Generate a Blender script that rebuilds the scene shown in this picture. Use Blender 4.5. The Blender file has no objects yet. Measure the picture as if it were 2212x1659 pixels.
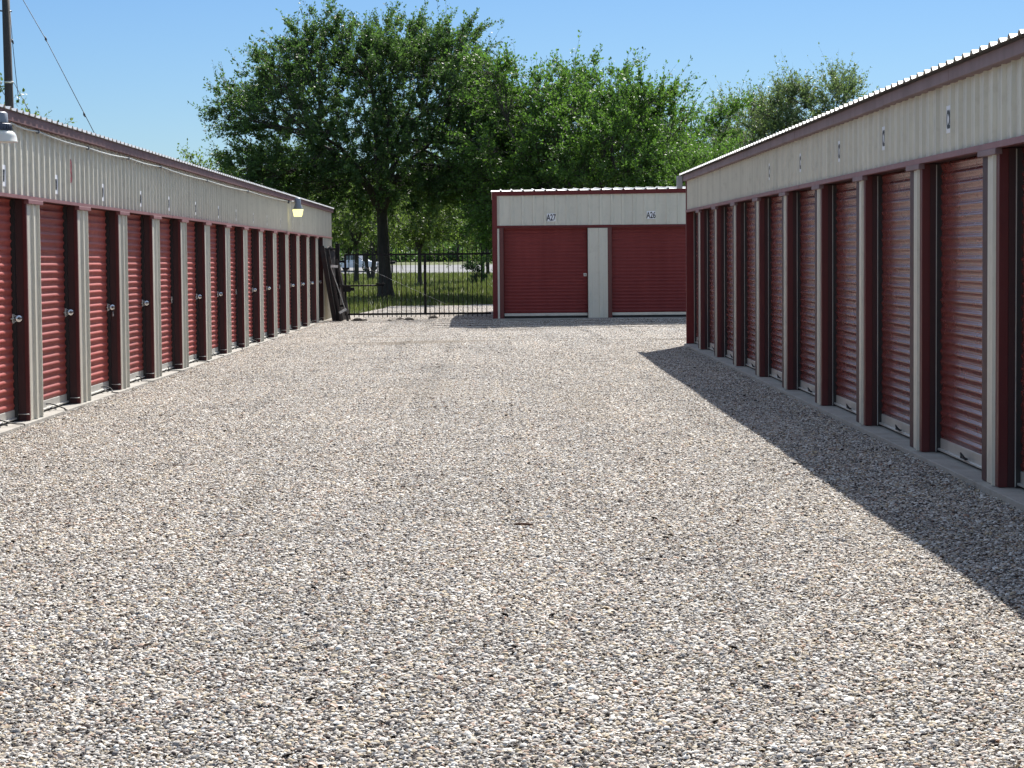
import bpy, math, random
import numpy as np
from mathutils import Vector, Matrix
sc = bpy.context.scene
COL = sc.collection
R = math.radians

# ------------------------------------------------------------------ camera
F = 4922.0; W0 = 2212.0; H0 = 1659.0; CX = 1106.0; CY = 829.5     # photo measured at 2212 px wide
CAMZ = 1.72
ROLL = R(0.5)
def cray(px, py): return Vector(((px-CX)/F, (CY-py)/F, -1.0)).normalized()
yc = cray(1073, 554)
zc = Vector((-math.sin(ROLL), math.cos(ROLL), 0)); zc = (zc - yc*zc.dot(yc)).normalized()
xc = yc.cross(zc)
C2W = Matrix((xc, yc, zc))
cam = bpy.data.cameras.new('camera'); co = bpy.data.objects.new('camera', cam); COL.objects.link(co)
cam.sensor_width = 36; cam.lens = 36*F/W0; cam.clip_start = 0.1; cam.clip_end = 3000
m = C2W.to_4x4(); m.translation = Vector((0, 0, CAMZ)); co.matrix_world = m
sc.camera = co
def ray(px, py): return C2W @ cray(px, py)
def at_y(px, py, Y):
    d = ray(px, py); t = Y/d.y; return Vector((d.x*t, Y, CAMZ + d.z*t))
def at_z(px, py, Z=0.0):
    d = ray(px, py); t = (Z-CAMZ)/d.z; return Vector((d.x*t, d.y*t, Z))

# ------------------------------------------------------------------ light
SUN = Vector((1.0, 3.15, 3.25)).normalized()
el = math.asin(SUN.z); az = math.atan2(SUN.x, SUN.y)
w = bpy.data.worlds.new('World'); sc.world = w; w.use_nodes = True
nt = w.node_tree; nt.nodes.clear()
wo = nt.nodes.new('ShaderNodeOutputWorld'); bg = nt.nodes.new('ShaderNodeBackground')
sky = nt.nodes.new('ShaderNodeTexSky'); sky.sky_type = 'NISHITA'; sky.sun_disc = False
sky.sun_elevation = el; sky.sun_rotation = az
sky.altitude = 200; sky.air_density = 1.0; sky.dust_density = 0.3; sky.ozone_density = 3.0
bg.inputs[1].default_value = 0.095
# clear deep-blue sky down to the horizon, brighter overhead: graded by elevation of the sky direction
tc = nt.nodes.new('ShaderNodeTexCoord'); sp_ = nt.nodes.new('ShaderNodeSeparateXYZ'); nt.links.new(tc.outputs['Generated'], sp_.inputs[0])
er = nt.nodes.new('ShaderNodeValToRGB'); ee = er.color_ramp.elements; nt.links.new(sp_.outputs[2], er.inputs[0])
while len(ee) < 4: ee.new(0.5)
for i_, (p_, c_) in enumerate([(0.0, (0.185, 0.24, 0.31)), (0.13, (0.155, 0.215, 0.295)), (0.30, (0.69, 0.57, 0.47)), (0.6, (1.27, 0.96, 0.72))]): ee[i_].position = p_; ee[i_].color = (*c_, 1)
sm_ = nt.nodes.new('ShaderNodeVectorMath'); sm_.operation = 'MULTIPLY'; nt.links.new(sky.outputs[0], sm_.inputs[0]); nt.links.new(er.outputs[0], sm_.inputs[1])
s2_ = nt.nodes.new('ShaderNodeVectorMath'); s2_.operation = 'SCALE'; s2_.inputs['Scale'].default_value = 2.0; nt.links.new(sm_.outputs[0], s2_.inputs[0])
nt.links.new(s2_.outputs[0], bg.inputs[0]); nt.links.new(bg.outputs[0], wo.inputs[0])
sl = bpy.data.lights.new('sun', 'SUN'); sl.energy = 5.0; sl.angle = R(0.5); sl.color = (1.0, 0.955, 0.89)
so = bpy.data.objects.new('sun', sl); COL.objects.link(so)
so.rotation_euler = SUN.to_track_quat('Z', 'Y').to_euler(); so.location = (0, 0, 40)
sc.view_settings.view_transform = 'Standard'; sc.view_settings.look = 'None'
sc.view_settings.exposure = 0.8; sc.view_settings.gamma = 1.0
sc.render.resolution_x = 1024; sc.render.resolution_y = 768
sc.render.engine = 'CYCLES'

# ------------------------------------------------------------------ helpers
def tag(o, label=None, cat=None, group=None, kind=None):
    if label: o['label'] = label
    if cat: o['category'] = cat
    if group: o['group'] = group
    if kind: o['kind'] = kind
    return o
def empty(name, mw=None, loc=None, label=None, cat=None, group=None):
    o = bpy.data.objects.new(name, None); COL.objects.link(o); o.empty_display_size = 0.2
    if mw is not None: o.matrix_world = mw
    if loc is not None: o.location = loc
    return tag(o, label, cat, group)

class MB:
    """collects polygons, built as ONE mesh"""
    def __init__(s): s.v = []; s.f = []; s.sm = []
    def poly(s, pts, smooth=False):
        n = len(s.v); s.v += [tuple(p) for p in pts]; s.f.append(tuple(range(n, n+len(pts)))); s.sm.append(smooth)
    def raw(s, vs, fs, smooth=False):
        n = len(s.v); s.v += [tuple(p) for p in vs]
        for f in fs: s.f.append(tuple(n+i for i in f)); s.sm.append(smooth)
    def box(s, x0, x1, y0, y1, z0, z1, bev=0.0):
        if bev <= 0:
            vs = [(x, y, z) for x in (x0, x1) for y in (y0, y1) for z in (z0, z1)]
            s.raw(vs, [(0,1,3,2),(4,6,7,5),(0,4,5,1),(2,3,7,6),(0,2,6,4),(1,5,7,3)]); return
        b = bev
        # bevelled box: corners cut in the three axes
        vs = []; idx = {}
        for ix, x in enumerate((x0, x1)):
            for iy, y in enumerate((y0, y1)):
                for iz, z in enumerate((z0, z1)):
                    sx = b if ix == 0 else -b; sy = b if iy == 0 else -b; sz = b if iz == 0 else -b
                    idx[(ix,iy,iz,0)] = len(vs); vs.append((x, y+sy, z+sz))
                    idx[(ix,iy,iz,1)] = len(vs); vs.append((x+sx, y, z+sz))
                    idx[(ix,iy,iz,2)] = len(vs); vs.append((x+sx, y+sy, z))
        fs = []
        I = lambda a, b_, c, k: idx[(a, b_, c, k)]
        for a in (0, 1):
            q = [I(a,0,0,0), I(a,1,0,0), I(a,1,1,0), I(a,0,1,0)]; fs.append(q if a else q[::-1])
            q = [I(0,a,0,1), I(1,a,0,1), I(1,a,1,1), I(0,a,1,1)]; fs.append(q[::-1] if a else q)
            q = [I(0,0,a,2), I(1,0,a,2), I(1,1,a,2), I(0,1,a,2)]; fs.append(q if a else q[::-1])
        for a in (0, 1):
            for c in (0, 1):
                fs.append([I(a,c,0,0), I(a,c,0,1), I(a,c,1,1), I(a,c,1,0)])
                fs.append([I(a,0,c,0), I(a,0,c,2), I(a,1,c,2), I(a,1,c,0)])
                fs.append([I(0,a,c,1), I(0,a,c,2), I(1,a,c,2), I(1,a,c,1)])
                for d in (0, 1): fs.append([I(a,c,d,0), I(a,c,d,1), I(a,c,d,2)])
        s.raw(vs, fs)
    def beam(s, p, q, wx, wy, up=Vector((0, 0, 1))):
        """rectangular bar from p to q, width wx across, wy along the 'up' side"""
        p = Vector(p); q = Vector(q); d = (q-p).normalized()
        a = d.cross(up)
        if a.length < 1e-4: a = d.cross(Vector((1, 0, 0)))
        a.normalize(); b = a.cross(d)
        vs = []
        for e in (p, q):
            for i, j in ((-1,-1),(1,-1),(1,1),(-1,1)): vs.append(e + a*(i*wx/2) + b*(j*wy/2))
        s.raw(vs, [(3,2,1,0),(4,5,6,7),(0,1,5,4),(1,2,6,5),(2,3,7,6),(3,0,4,7)])
    def tube(s, pts, r, n=8, smooth=True, caps=True):
        pts = [Vector(p) for p in pts]; rr = r if isinstance(r, (list, tuple)) else [r]*len(pts)
        rings = []; a = None
        for i, p in enumerate(pts):
            d = (pts[min(i+1, len(pts)-1)] - pts[max(i-1, 0)]).normalized()
            if a is None: a = d.cross(Vector((0.3, 0.9, 0.2))); a = a if a.length > 1e-3 else d.cross(Vector((1, 0, 0)))
            a = (a - d*a.dot(d)).normalized(); b = d.cross(a)
            rings.append([p + (a*math.cos(2*math.pi*k/n) + b*math.sin(2*math.pi*k/n))*rr[i] for k in range(n)])
        base = len(s.v)
        for rg in rings: s.v += [tuple(q) for q in rg]
        for i in range(len(rings)-1):
            for k in range(n):
                s.f.append((base+i*n+k, base+i*n+(k+1) % n, base+(i+1)*n+(k+1) % n, base+(i+1)*n+k)); s.sm.append(smooth)
        if caps:
            s.f.append(tuple(base+k for k in range(n))[::-1]); s.sm.append(False)
            e = base+(len(rings)-1)*n; s.f.append(tuple(e+k for k in range(n))); s.sm.append(False)
    def lathe(s, prof, c, n=24, axis='z', smooth=True):
        """prof: list of (radius, height)"""
        c = Vector(c); base = len(s.v)
        for r_, h in prof:
            for k in range(n):
                a = 2*math.pi*k/n; u, v = r_*math.cos(a), r_*math.sin(a)
                p = {'z': Vector((u, v, h)), 'x': Vector((h, u, v)), 'y': Vector((v, h, u))}[axis]
                s.v.append(tuple(c+p))
        for i in range(len(prof)-1):
            for k in range(n):
                s.f.append((base+i*n+k, base+i*n+(k+1) % n, base+(i+1)*n+(k+1) % n, base+(i+1)*n+k)); s.sm.append(smooth)
        s.f.append(tuple(base+k for k in range(n))[::-1]); s.sm.append(False)
        e = base+(len(prof)-1)*n; s.f.append(tuple(e+k for k in range(n))); s.sm.append(False)
    def mesh(s, name, mat):
        me = bpy.data.meshes.new(name); me.from_pydata(s.v, [], s.f); me.materials.append(mat)
        me.polygons.foreach_set('use_smooth', s.sm); me.update()
        return me
    def build(s, name, mat, parent=None, **kw):
        o = bpy.data.objects.new(name, s.mesh(name, mat)); COL.objects.link(o)
        if parent is not None: o.parent = parent
        return tag(o, kw.get('label'), kw.get('cat'), kw.get('group'), kw.get('kind'))

def np_mesh(name, verts, faces4, mat, attrs=None, colors=None):
    """fast mesh from numpy: faces4 (n,k) with constant k"""
    me = bpy.data.meshes.new(name); nv = len(verts); nf, k = faces4.shape
    me.vertices.add(nv); me.vertices.foreach_set('co', verts.astype(np.float32).ravel())
    me.loops.add(nf*k); me.loops.foreach_set('vertex_index', faces4.astype(np.int32).ravel())
    me.polygons.add(nf); me.polygons.foreach_set('loop_start', (np.arange(nf)*k).astype(np.int32))
    me.polygons.foreach_set('loop_total', np.full(nf, k, np.int32))
    for nm, val in (attrs or {}).items():
        a = me.attributes.new(nm, 'FLOAT', 'FACE'); a.data.foreach_set('value', val.astype(np.float32))
    me.materials.append(mat); me.update(calc_edges=True)
    return me

# ------------------------------------------------------------------ materials
def new_mat(name):
    mt = bpy.data.materials.new(name); mt.use_nodes = True
    n = mt.node_tree; n.nodes.clear()
    out = n.nodes.new('ShaderNodeOutputMaterial'); b = n.nodes.new('ShaderNodeBsdfPrincipled')
    n.links.new(b.outputs[0], out.inputs[0]); return mt, n, b, out
def ramp(n, fac, stops, interp='LINEAR'):
    r = n.nodes.new('ShaderNodeValToRGB'); r.color_ramp.interpolation = interp
    e = r.color_ramp.elements
    while len(e) < len(stops): e.new(0.5)
    for i, (p, c) in enumerate(stops): e[i].position = p; e[i].color = (*c, 1)
    n.links.new(fac, r.inputs[0]); return r.outputs[0]
def noise(n, scale, detail=4, rough=0.55, vec=None, sc3=None, dist=0):
    t = n.nodes.new('ShaderNodeTexNoise'); t.inputs['Scale'].default_value = scale; t.inputs['Detail'].default_value = detail
    t.inputs['Roughness'].default_value = rough; t.inputs['Distortion'].default_value = dist
    if vec is None:
        g = n.nodes.new('ShaderNodeNewGeometry'); vec = g.outputs['Position']
    if sc3:
        mp = n.nodes.new('ShaderNodeMapping'); mp.inputs['Scale'].default_value = sc3; n.links.new(vec, mp.inputs[0]); vec = mp.outputs[0]
    n.links.new(vec, t.inputs['Vector']); return t.outputs['Fac']
def mixc(n, fac, a, b, mode='MIX'):
    x = n.nodes.new('ShaderNodeMix'); x.data_type = 'RGBA'; x.blend_type = mode
    for sck, v in ((x.inputs[0], fac), (x.inputs[6], a), (x.inputs[7], b)):
        if hasattr(v, 'links') or hasattr(v, 'is_output'): n.links.new(v, sck)
        elif isinstance(v, (int, float)): sck.default_value = v
        else: sck.default_value = (*v, 1)
    return x.outputs[2]
def bump(n, b, h, strength=0.3, dist=0.01):
    bp = n.nodes.new('ShaderNodeBump'); bp.inputs['Strength'].default_value = strength; bp.inputs['Distance'].default_value = dist
    n.links.new(h, bp.inputs['Height']); n.links.new(bp.outputs[0], b.inputs['Normal'])

def paint(name, col, rough=0.42, dirt=0.25, metallic=0.0, streak=True, spec=0.5, dirtcol=(0.16, 0.13, 0.10), dent=0.0, chalk=0.0, vary=0.0):
    """painted sheet steel: base colour with faint weather streaks and dust"""
    mt, n, b, _ = new_mat(name)
    f1 = noise(n, 1.0, 5, 0.6, sc3=(3.0, 3.0, 0.35))
    f2 = noise(n, 7.0, 5, 0.65)
    dark = tuple(c*(1-0.5*dirt) for c in col); lite = tuple(min(1, c*(1+0.35*dirt)+0.02*dirt+chalk*0.1) for c in col)
    c1 = ramp(n, f1, [(0.3, dark), (0.7, lite)])
    msk = ramp(n, f2, [(0.52, (0, 0, 0)), (0.8, (dirt, dirt, dirt))])
    c2 = mixc(n, msk, c1, dirtcol)
    if vary:
        oi = n.nodes.new('ShaderNodeObjectInfo'); vr = ramp(n, oi.outputs['Random'], [(0.0, (1-vary, 1-vary, 1-vary*0.9)), (0.5, (1, 1, 1)), (1.0, (1+vary, 1+vary*1.6, 1+vary*1.5))])
        c2 = mixc(n, 1.0, c2, vr, 'MULTIPLY')
    n.links.new(c2, b.inputs['Base Color'])
    rr = n.nodes.new('ShaderNodeMapRange'); rr.inputs['To Min'].default_value = rough*0.8; rr.inputs['To Max'].default_value = min(1, rough*1.35)
    n.links.new(f2, rr.inputs[0]); n.links.new(rr.outputs[0], b.inputs['Roughness'])
    b.inputs['Metallic'].default_value = metallic; b.inputs['Specular IOR Level'].default_value = spec
    if dent > 0:
        f3 = noise(n, 1.6, 2, 0.4); bump(n, b, f3, dent, 0.05)
    return mt
def plain(name, col, rough=0.6, metallic=0.0, spec=0.5, var=0.15, scale=12):
    mt, n, b, _ = new_mat(name)
    f = noise(n, scale, 4)
    c = ramp(n, f, [(0.3, tuple(x*(1-var) for x in col)), (0.7, tuple(min(1, x*(1+var)) for x in col))])
    n.links.new(c, b.inputs['Base Color']); b.inputs['Roughness'].default_value = rough
    b.inputs['Metallic'].default_value = metallic; b.inputs['Specular IOR Level'].default_value = spec
    return mt

M = {}
M['beige'] = paint('beige_siding', (0.60, 0.575, 0.485), 0.42, 0.3, dirtcol=(0.26, 0.23, 0.18), dent=0.16)
M['beige_far'] = paint('beige_siding_far', (0.60, 0.575, 0.49), 0.45, 0.18, dirtcol=(0.24, 0.22, 0.18))
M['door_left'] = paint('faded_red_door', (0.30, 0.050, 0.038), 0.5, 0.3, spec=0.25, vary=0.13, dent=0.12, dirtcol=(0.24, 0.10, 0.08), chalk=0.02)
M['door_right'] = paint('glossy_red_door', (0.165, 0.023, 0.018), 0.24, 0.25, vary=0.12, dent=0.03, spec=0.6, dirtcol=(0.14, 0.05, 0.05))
M['door_far'] = paint('deep_red_door', (0.185, 0.027, 0.026), 0.5, 0.22, vary=0.06, spec=0.3, dirtcol=(0.13, 0.035, 0.035))
M['fascia_mauve'] = paint('chalky_mauve_fascia', (0.21, 0.14, 0.145), 0.55, 0.35, spec=0.3, dirtcol=(0.22, 0.17, 0.18), chalk=0.05)
M['trim'] = paint('faded_red_trim', (0.22, 0.085, 0.088), 0.45, 0.25, dirtcol=(0.2, 0.15, 0.15), chalk=0.1)
M['fascia'] = paint('weathered_fascia', (0.150, 0.070, 0.072), 0.55, 0.35, spec=0.3, dirtcol=(0.17, 0.125, 0.14), chalk=0.05)
M['trim_far'] = paint('deep_red_trim', (0.125, 0.017, 0.018), 0.55, 0.12, spec=0.3)
M['jamb'] = paint('dark_reveal', (0.048, 0.014, 0.014), 0.55, 0.25, dirtcol=(0.05, 0.035, 0.03))
M['edging'] = paint('dark_red_edging', (0.10, 0.014, 0.014), 0.4, 0.2, dirtcol=(0.12, 0.05, 0.04))
M['track'] = plain('black_track', (0.02, 0.018, 0.018), 0.5)
M['galv'] = paint('galvanised_roof', (0.72, 0.72, 0.70), 0.38, 0.15, metallic=0.35, dirtcol=(0.5, 0.49, 0.47))
M['drip'] = paint('dull_drip_edge', (0.16, 0.15, 0.145), 0.6, 0.2)
M['grey_trim'] = paint('grey_roof_trim', (0.42, 0.42, 0.43), 0.5, 0.15)
M['silver'] = paint('door_bottom_bar', (0.55, 0.54, 0.50), 0.38, 0.25, metallic=0.5, dirtcol=(0.3, 0.28, 0.25))
M['chrome'] = plain('lock_steel', (0.62, 0.62, 0.63), 0.22, 1.0, var=0.1)
M['rubber'] = plain('black_rope', (0.012, 0.012, 0.012), 0.7)
M['black'] = paint('black_fence_paint', (0.008, 0.008, 0.009), 0.6, 0.1, spec=0.2, dirtcol=(0.03, 0.028, 0.025))
M['rust'] = paint('dark_rusty_steel', (0.026, 0.022, 0.020), 0.6, 0.6, spec=0.4, dirtcol=(0.09, 0.05, 0.035))
M['plate'] = plain('pale_end_plate', (0.66, 0.66, 0.64), 0.5)
M['white'] = plain('sign_white', (0.78, 0.79, 0.82), 0.45, var=0.04)
M['ink'] = plain('sign_black', (0.012, 0.012, 0.016), 0.5, var=0.05)
M['red_ink'] = plain('sign_red', (0.22, 0.02, 0.03), 0.5, var=0.05)
M['conduit'] = plain('conduit_grey', (0.46, 0.48, 0.46), 0.4, 0.2, var=0.1)
M['lamp_grey'] = plain('lamp_housing_grey', (0.20, 0.22, 0.25), 0.45, 0.3, var=0.1)
M['lamp_dark'] = plain('lamp_fins_dark', (0.07, 0.08, 0.11), 0.45, 0.3, var=0.1)
M['wood_pole'] = paint('dark_utility_pole', (0.035, 0.03, 0.028), 0.85, 0.3, dirtcol=(0.06, 0.05, 0.04))
M['wire'] = plain('dark_wire', (0.03, 0.03, 0.035), 0.6)
M['truck'] = plain('white_car_paint', (0.74, 0.75, 0.78), 0.25, var=0.03)
M['glass'] = plain('dark_window_glass', (0.03, 0.06, 0.09), 0.08, 0.0, 0.9, var=0.1)
M['tyre'] = plain('tyre_black', (0.015, 0.015, 0.015), 0.8)
M['rock'] = plain('dark_clod', (0.10, 0.085, 0.07), 0.95, var=0.4, scale=25)
M['stick'] = plain('brown_bark_chip', (0.13, 0.075, 0.05), 0.9, var=0.35, scale=60)

# lens of the unlit lamp, and the lit one
mt, n, b, _ = new_mat('acrylic_globe'); b.inputs['Base Color'].default_value = (0.66, 0.66, 0.60, 1); b.inputs['Roughness'].default_value = 0.28
b.inputs['Subsurface Weight'].default_value = 0.15; M['globe'] = mt
mt, n, b, _ = new_mat('lit_refractor'); b.inputs['Base Color'].default_value = (0.75, 0.72, 0.4, 1); b.inputs['Roughness'].default_value = 0.3
b.inputs['Emission Color'].default_value = (1.0, 0.93, 0.36, 1); b.inputs['Emission Strength'].default_value = 0.75; M['lit'] = mt

# concrete
mt, n, b, _ = new_mat('concrete_slab')
f = noise(n, 3.5, 6, 0.7); f2 = noise(n, 60, 3)
c = ramp(n, f, [(0.3, (0.24, 0.225, 0.19)), (0.55, (0.36, 0.34, 0.30)), (0.75, (0.42, 0.40, 0.36))])
n.links.new(mixc(n, 0.25, c, ramp(n, f2, [(0.3, (0.2, 0.19, 0.17)), (0.7, (0.45, 0.43, 0.4))])), b.inputs['Base Color'])
b.inputs['Roughness'].default_value = 0.9; bump(n, b, f2, 0.3, 0.004); M['slab'] = mt

# pebbles: colour from a per-face value
PAL = [(0.0, (0.022, 0.014, 0.012)), (0.10, (0.065, 0.045, 0.038)), (0.20, (0.12, 0.105, 0.098)), (0.29, (0.23, 0.225, 0.23)),
       (0.38, (0.36, 0.345, 0.335)), (0.46, (0.50, 0.40, 0.265)), (0.54, (0.60, 0.52, 0.40)), (0.61, (0.46, 0.42, 0.39)),
       (0.70, (0.60, 0.575, 0.545)), (0.78, (0.42, 0.255, 0.17)), (0.82, (0.66, 0.63, 0.59)), (1.0, (0.86, 0.84, 0.80))]
mt, n, b, _ = new_mat('river_gravel')
a = n.nodes.new('ShaderNodeAttribute'); a.attribute_name = 'tone'
c = ramp(n, a.outputs['Fac'], PAL)
big = noise(n, 0.55, 4, 0.6); c = mixc(n, 0.8, c, ramp(n, big, [(0.3, (0.76, 0.75, 0.72)), (0.5, (0.90, 0.885, 0.845)), (0.7, (0.96, 0.935, 0.88))]), 'MULTIPLY')
big2 = noise(n, 1.0, 3, 0.5, sc3=(1.0, 0.13, 1.0)); c = mixc(n, 0.55, c, ramp(n, big2, [(0.35, (0.78, 0.79, 0.80)), (0.65, (1.0, 0.99, 0.97))]), 'MULTIPLY')
# silty patches where the gravel is thin, near the far end of the lane
for (cx0, cy0, rx, ry, am) in ((-1.55, 46.5, 2.3, 1.3, 0.8), (-2.2, 50.5, 1.6, 0.9, 0.6), (0.1, 48.5, 1.5, 0.5, 0.5), (-1.0, 30.0, 0.9, 4.0, 0.22), (1.0, 27.0, 0.5, 6.0, 0.2)):
    gg = n.nodes.new('ShaderNodeNewGeometry'); mp = n.nodes.new('ShaderNodeMapping'); mp.vector_type = 'POINT'
    mp.inputs['Scale'].default_value = (1/rx, 1/ry, 0.0); mp.inputs['Location'].default_value = (-cx0/rx, -cy0/ry, 0)
    gt = n.nodes.new('ShaderNodeTexGradient'); gt.gradient_type = 'SPHERICAL'; n.links.new(gg.outputs['Position'], mp.inputs[0]); n.links.new(mp.outputs[0], gt.inputs[0])
    nz = noise(n, 2.2, 5, 0.7); mu = n.nodes.new('ShaderNodeMath'); mu.operation = 'MULTIPLY'; n.links.new(gt.outputs[1], mu.inputs[0]); n.links.new(nz, mu.inputs[1])
    fa = ramp(n, mu.outputs[0], [(0.08, (0, 0, 0)), (0.30, (am, am, am))]); c = mixc(n, fa, c, (0.27, 0.225, 0.17))
n.links.new(c, b.inputs['Base Color']); b.inputs['Roughness'].default_value = 0.75; b.inputs['Specular IOR Level'].default_value = 0.3
M['pebble'] = mt
# gravel bed under the pebbles (fines) and beyond them
mt, n, b, _ = new_mat('gravel_bed')
v = n.nodes.new('ShaderNodeTexVoronoi'); v.inputs['Scale'].default_value = 38
g = n.nodes.new('ShaderNodeNewGeometry'); n.links.new(g.outputs['Position'], v.inputs['Vector'])
sx = n.nodes.new('ShaderNodeSeparateColor'); n.links.new(v.outputs['Color'], sx.inputs[0])
c = ramp(n, sx.outputs[0], PAL)
c = mixc(n, 0.35, c, (0.30, 0.27, 0.24)); c = mixc(n, 1.0, c, (0.72, 0.70, 0.67), 'MULTIPLY')
n.links.new(c, b.inputs['Base Color']); b.inputs['Roughness'].default_value = 0.9
bump(n, b, v.outputs['Distance'], 0.8, 0.02); M['bed'] = mt

# grass ground
mt, n, b, _ = new_mat('grass_ground')
f = noise(n, 0.35, 5, 0.6); f2 = noise(n, 9, 4, 0.7)
c = ramp(n, f, [(0.3, (0.060, 0.078, 0.018)), (0.5, (0.090, 0.110, 0.026)), (0.7, (0.135, 0.150, 0.042))])
c = mixc(n, 0.5, c, ramp(n, f2, [(0.3, (0.4, 0.4, 0.4)), (0.7, (1, 1, 1))]), 'MULTIPLY')
n.links.new(c, b.inputs['Base Color']); b.inputs['Roughness'].default_value = 0.95; bump(n, b, f2, 0.6, 0.08); M['grass'] = mt
mt, n, b, _ = new_mat('grass_blades')
a = n.nodes.new('ShaderNodeAttribute'); a.attribute_name = 'tone'
c = ramp(n, a.outputs['Fac'], [(0.0, (0.080, 0.110, 0.024)), (0.5, (0.125, 0.160, 0.036)), (0.95, (0.17, 0.185, 0.055)), (1.0, (0.4, 0.4, 0.32))])
n.links.new(c, b.inputs['Base Color']); b.inputs['Roughness'].default_value = 0.7
tr = n.nodes.new('ShaderNodeBsdfTranslucent'); n.links.new(c, tr.inputs[0]); mx = n.nodes.new('ShaderNodeMixShader'); mx.inputs[0].default_value = 0.4
n.links.new(b.outputs[0], mx.inputs[1]); n.links.new(tr.outputs[0], mx.inputs[2]); n.links.new(mx.outputs[0], _.inputs[0]); M['blades'] = mt
# asphalt
mt, n, b, _ = new_mat('worn_asphalt')
f = noise(n, 0.9, 5, 0.6, sc3=(0.1, 1.0, 1.0)); c = ramp(n, f, [(0.3, (0.11, 0.11, 0.112)), (0.7, (0.20, 0.20, 0.20))])
n.links.new(c, b.inputs['Base Color']); b.inputs['Roughness'].default_value = 0.9; M['asphalt'] = mt
# bark
mt, n, b, _ = new_mat('tree_bark')
f = noise(n, 6, 6, 0.7, sc3=(1.0, 1.0, 0.25)); c = ramp(n, f, [(0.3, (0.030, 0.026, 0.022)), (0.7, (0.075, 0.066, 0.056))])
n.links.new(c, b.inputs['Base Color']); b.inputs['Roughness'].default_value = 0.95; bump(n, b, f, 0.7, 0.04); M['bark'] = mt
def leaf_mat(name, dark, mid, lite, trans=0.42):
    mt, n, b, out = new_mat(name)
    a = n.nodes.new('ShaderNodeAttribute'); a.attribute_name = 'tone'
    c = ramp(n, a.outputs['Fac'], [(0.0, dark), (0.55, mid), (1.0, lite)])
    n.links.new(c, b.inputs['Base Color']); b.inputs['Roughness'].default_value = 0.5; b.inputs['Specular IOR Level'].default_value = 0.35
    tr = n.nodes.new('ShaderNodeBsdfTranslucent')
    tc = mixc(n, 1.0, c, (1.15, 1.28, 0.62), 'MULTIPLY'); n.links.new(tc, tr.inputs[0])
    mx = n.nodes.new('ShaderNodeMixShader'); mx.inputs[0].default_value = trans
    n.links.new(b.outputs[0], mx.inputs[1]); n.links.new(tr.outputs[0], mx.inputs[2]); n.links.new(mx.outputs[0], out.inputs[0])
    return mt
M['leaf_main'] = leaf_mat('leaves_dark', (0.044, 0.086, 0.036), (0.080, 0.145, 0.054), (0.140, 0.215, 0.080), 0.48)
M['leaf_green'] = leaf_mat('leaves_green', (0.054, 0.112, 0.032), (0.098, 0.185, 0.046), (0.155, 0.255, 0.072), 0.48)
M['leaf_pale'] = leaf_mat('leaves_pale', (0.10, 0.15, 0.08), (0.16, 0.215, 0.12), (0.24, 0.29, 0.17))
M['leaf_bright'] = leaf_mat('leaves_bright', (0.075, 0.115, 0.035), (0.12, 0.175, 0.055), (0.19, 0.24, 0.085), 0.5)

# ------------------------------------------------------------------ building frames
def frame(px, py, vpx, vpy, zbase=0.0):
    """4x4 of a facade: local x = along the facade (away), local y = outward normal (set later), local z = up"""
    p = at_z(px, py, zbase); u = ray(vpx, vpy)
    return p, u
PL, UL = frame(61, 910, 1081, 562)
PR, UR = frame(2155, 1052, 1064, 546)
def mat_frame(p, u, side):
    # side=+1: lane lies toward +X of the facade ; -1: toward -X.   local: x=u, y=outward, z=up (may be left handed -> keep right handed by swapping)
    zt = Vector((0, 0, 1)); zt = (zt - u*zt.dot(u)).normalized()
    yv = zt.cross(u)          # for u=+Y gives -X
    mw = Matrix((u, yv, zt)).transposed().to_4x4(); mw.translation = p
    return mw
ML = mat_frame(PL, UL, 1)     # local y = -X world => outward for LEFT is local -y
MR = mat_frame(PR, UR, -1)    # outward for RIGHT is local +y
print('PL', PL, 'PR', PR)
def u_left(px):    # position along the left facade of a base point seen at column px
    # intersect vertical plane through PL along UL with ray at column px near base
    k = (px-1081); y = 562 + (910-562)*k/(61-1081)
    d = ray(px, y); nrm = Vector((-UL.y, UL.x, 0)); t = (PL - Vector((0, 0, CAMZ))).dot(nrm)/d.dot(nrm)
    return (Vector((0, 0, CAMZ)) + d*t - PL).dot(UL)
def u_right(px):
    k = (px-1064); y = 546 + (1052-546)*k/(2155-1064)
    d = ray(px, y); nrm = Vector((-UR.y, UR.x, 0)); t = (PR - Vector((0, 0, CAMZ))).dot(nrm)/d.dot(nrm)
    return (Vector((0, 0, CAMZ)) + d*t - PR).dot(UR)

def gz(x, y):
    """gravel height"""
    yl = (y - PL.y)*UL.z/UL.y + PL.z; yr = (y - PR.y)*UR.z/UR.y + PR.z
    t = (x + 4.9)/(8.5); t = np.clip(t, 0, 1)
    far = np.clip((y-70)/20.0, 0, 1)
    z = (yl*(1-t) + yr*t)*(1-far)
    z = z - 0.035 - 0.03*np.clip((x-2.2)/1.2, 0, 1)*(y < 46)
    dip = np.exp(-((y-57.0)/4.2)**2)*np.clip((x+3.5)/3.0, 0, 1)
    z = z - 0.15*dip
    z = z + 0.012*np.sin(x*1.7+0.4*y) * np.cos(y*0.35)
    return z

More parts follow.
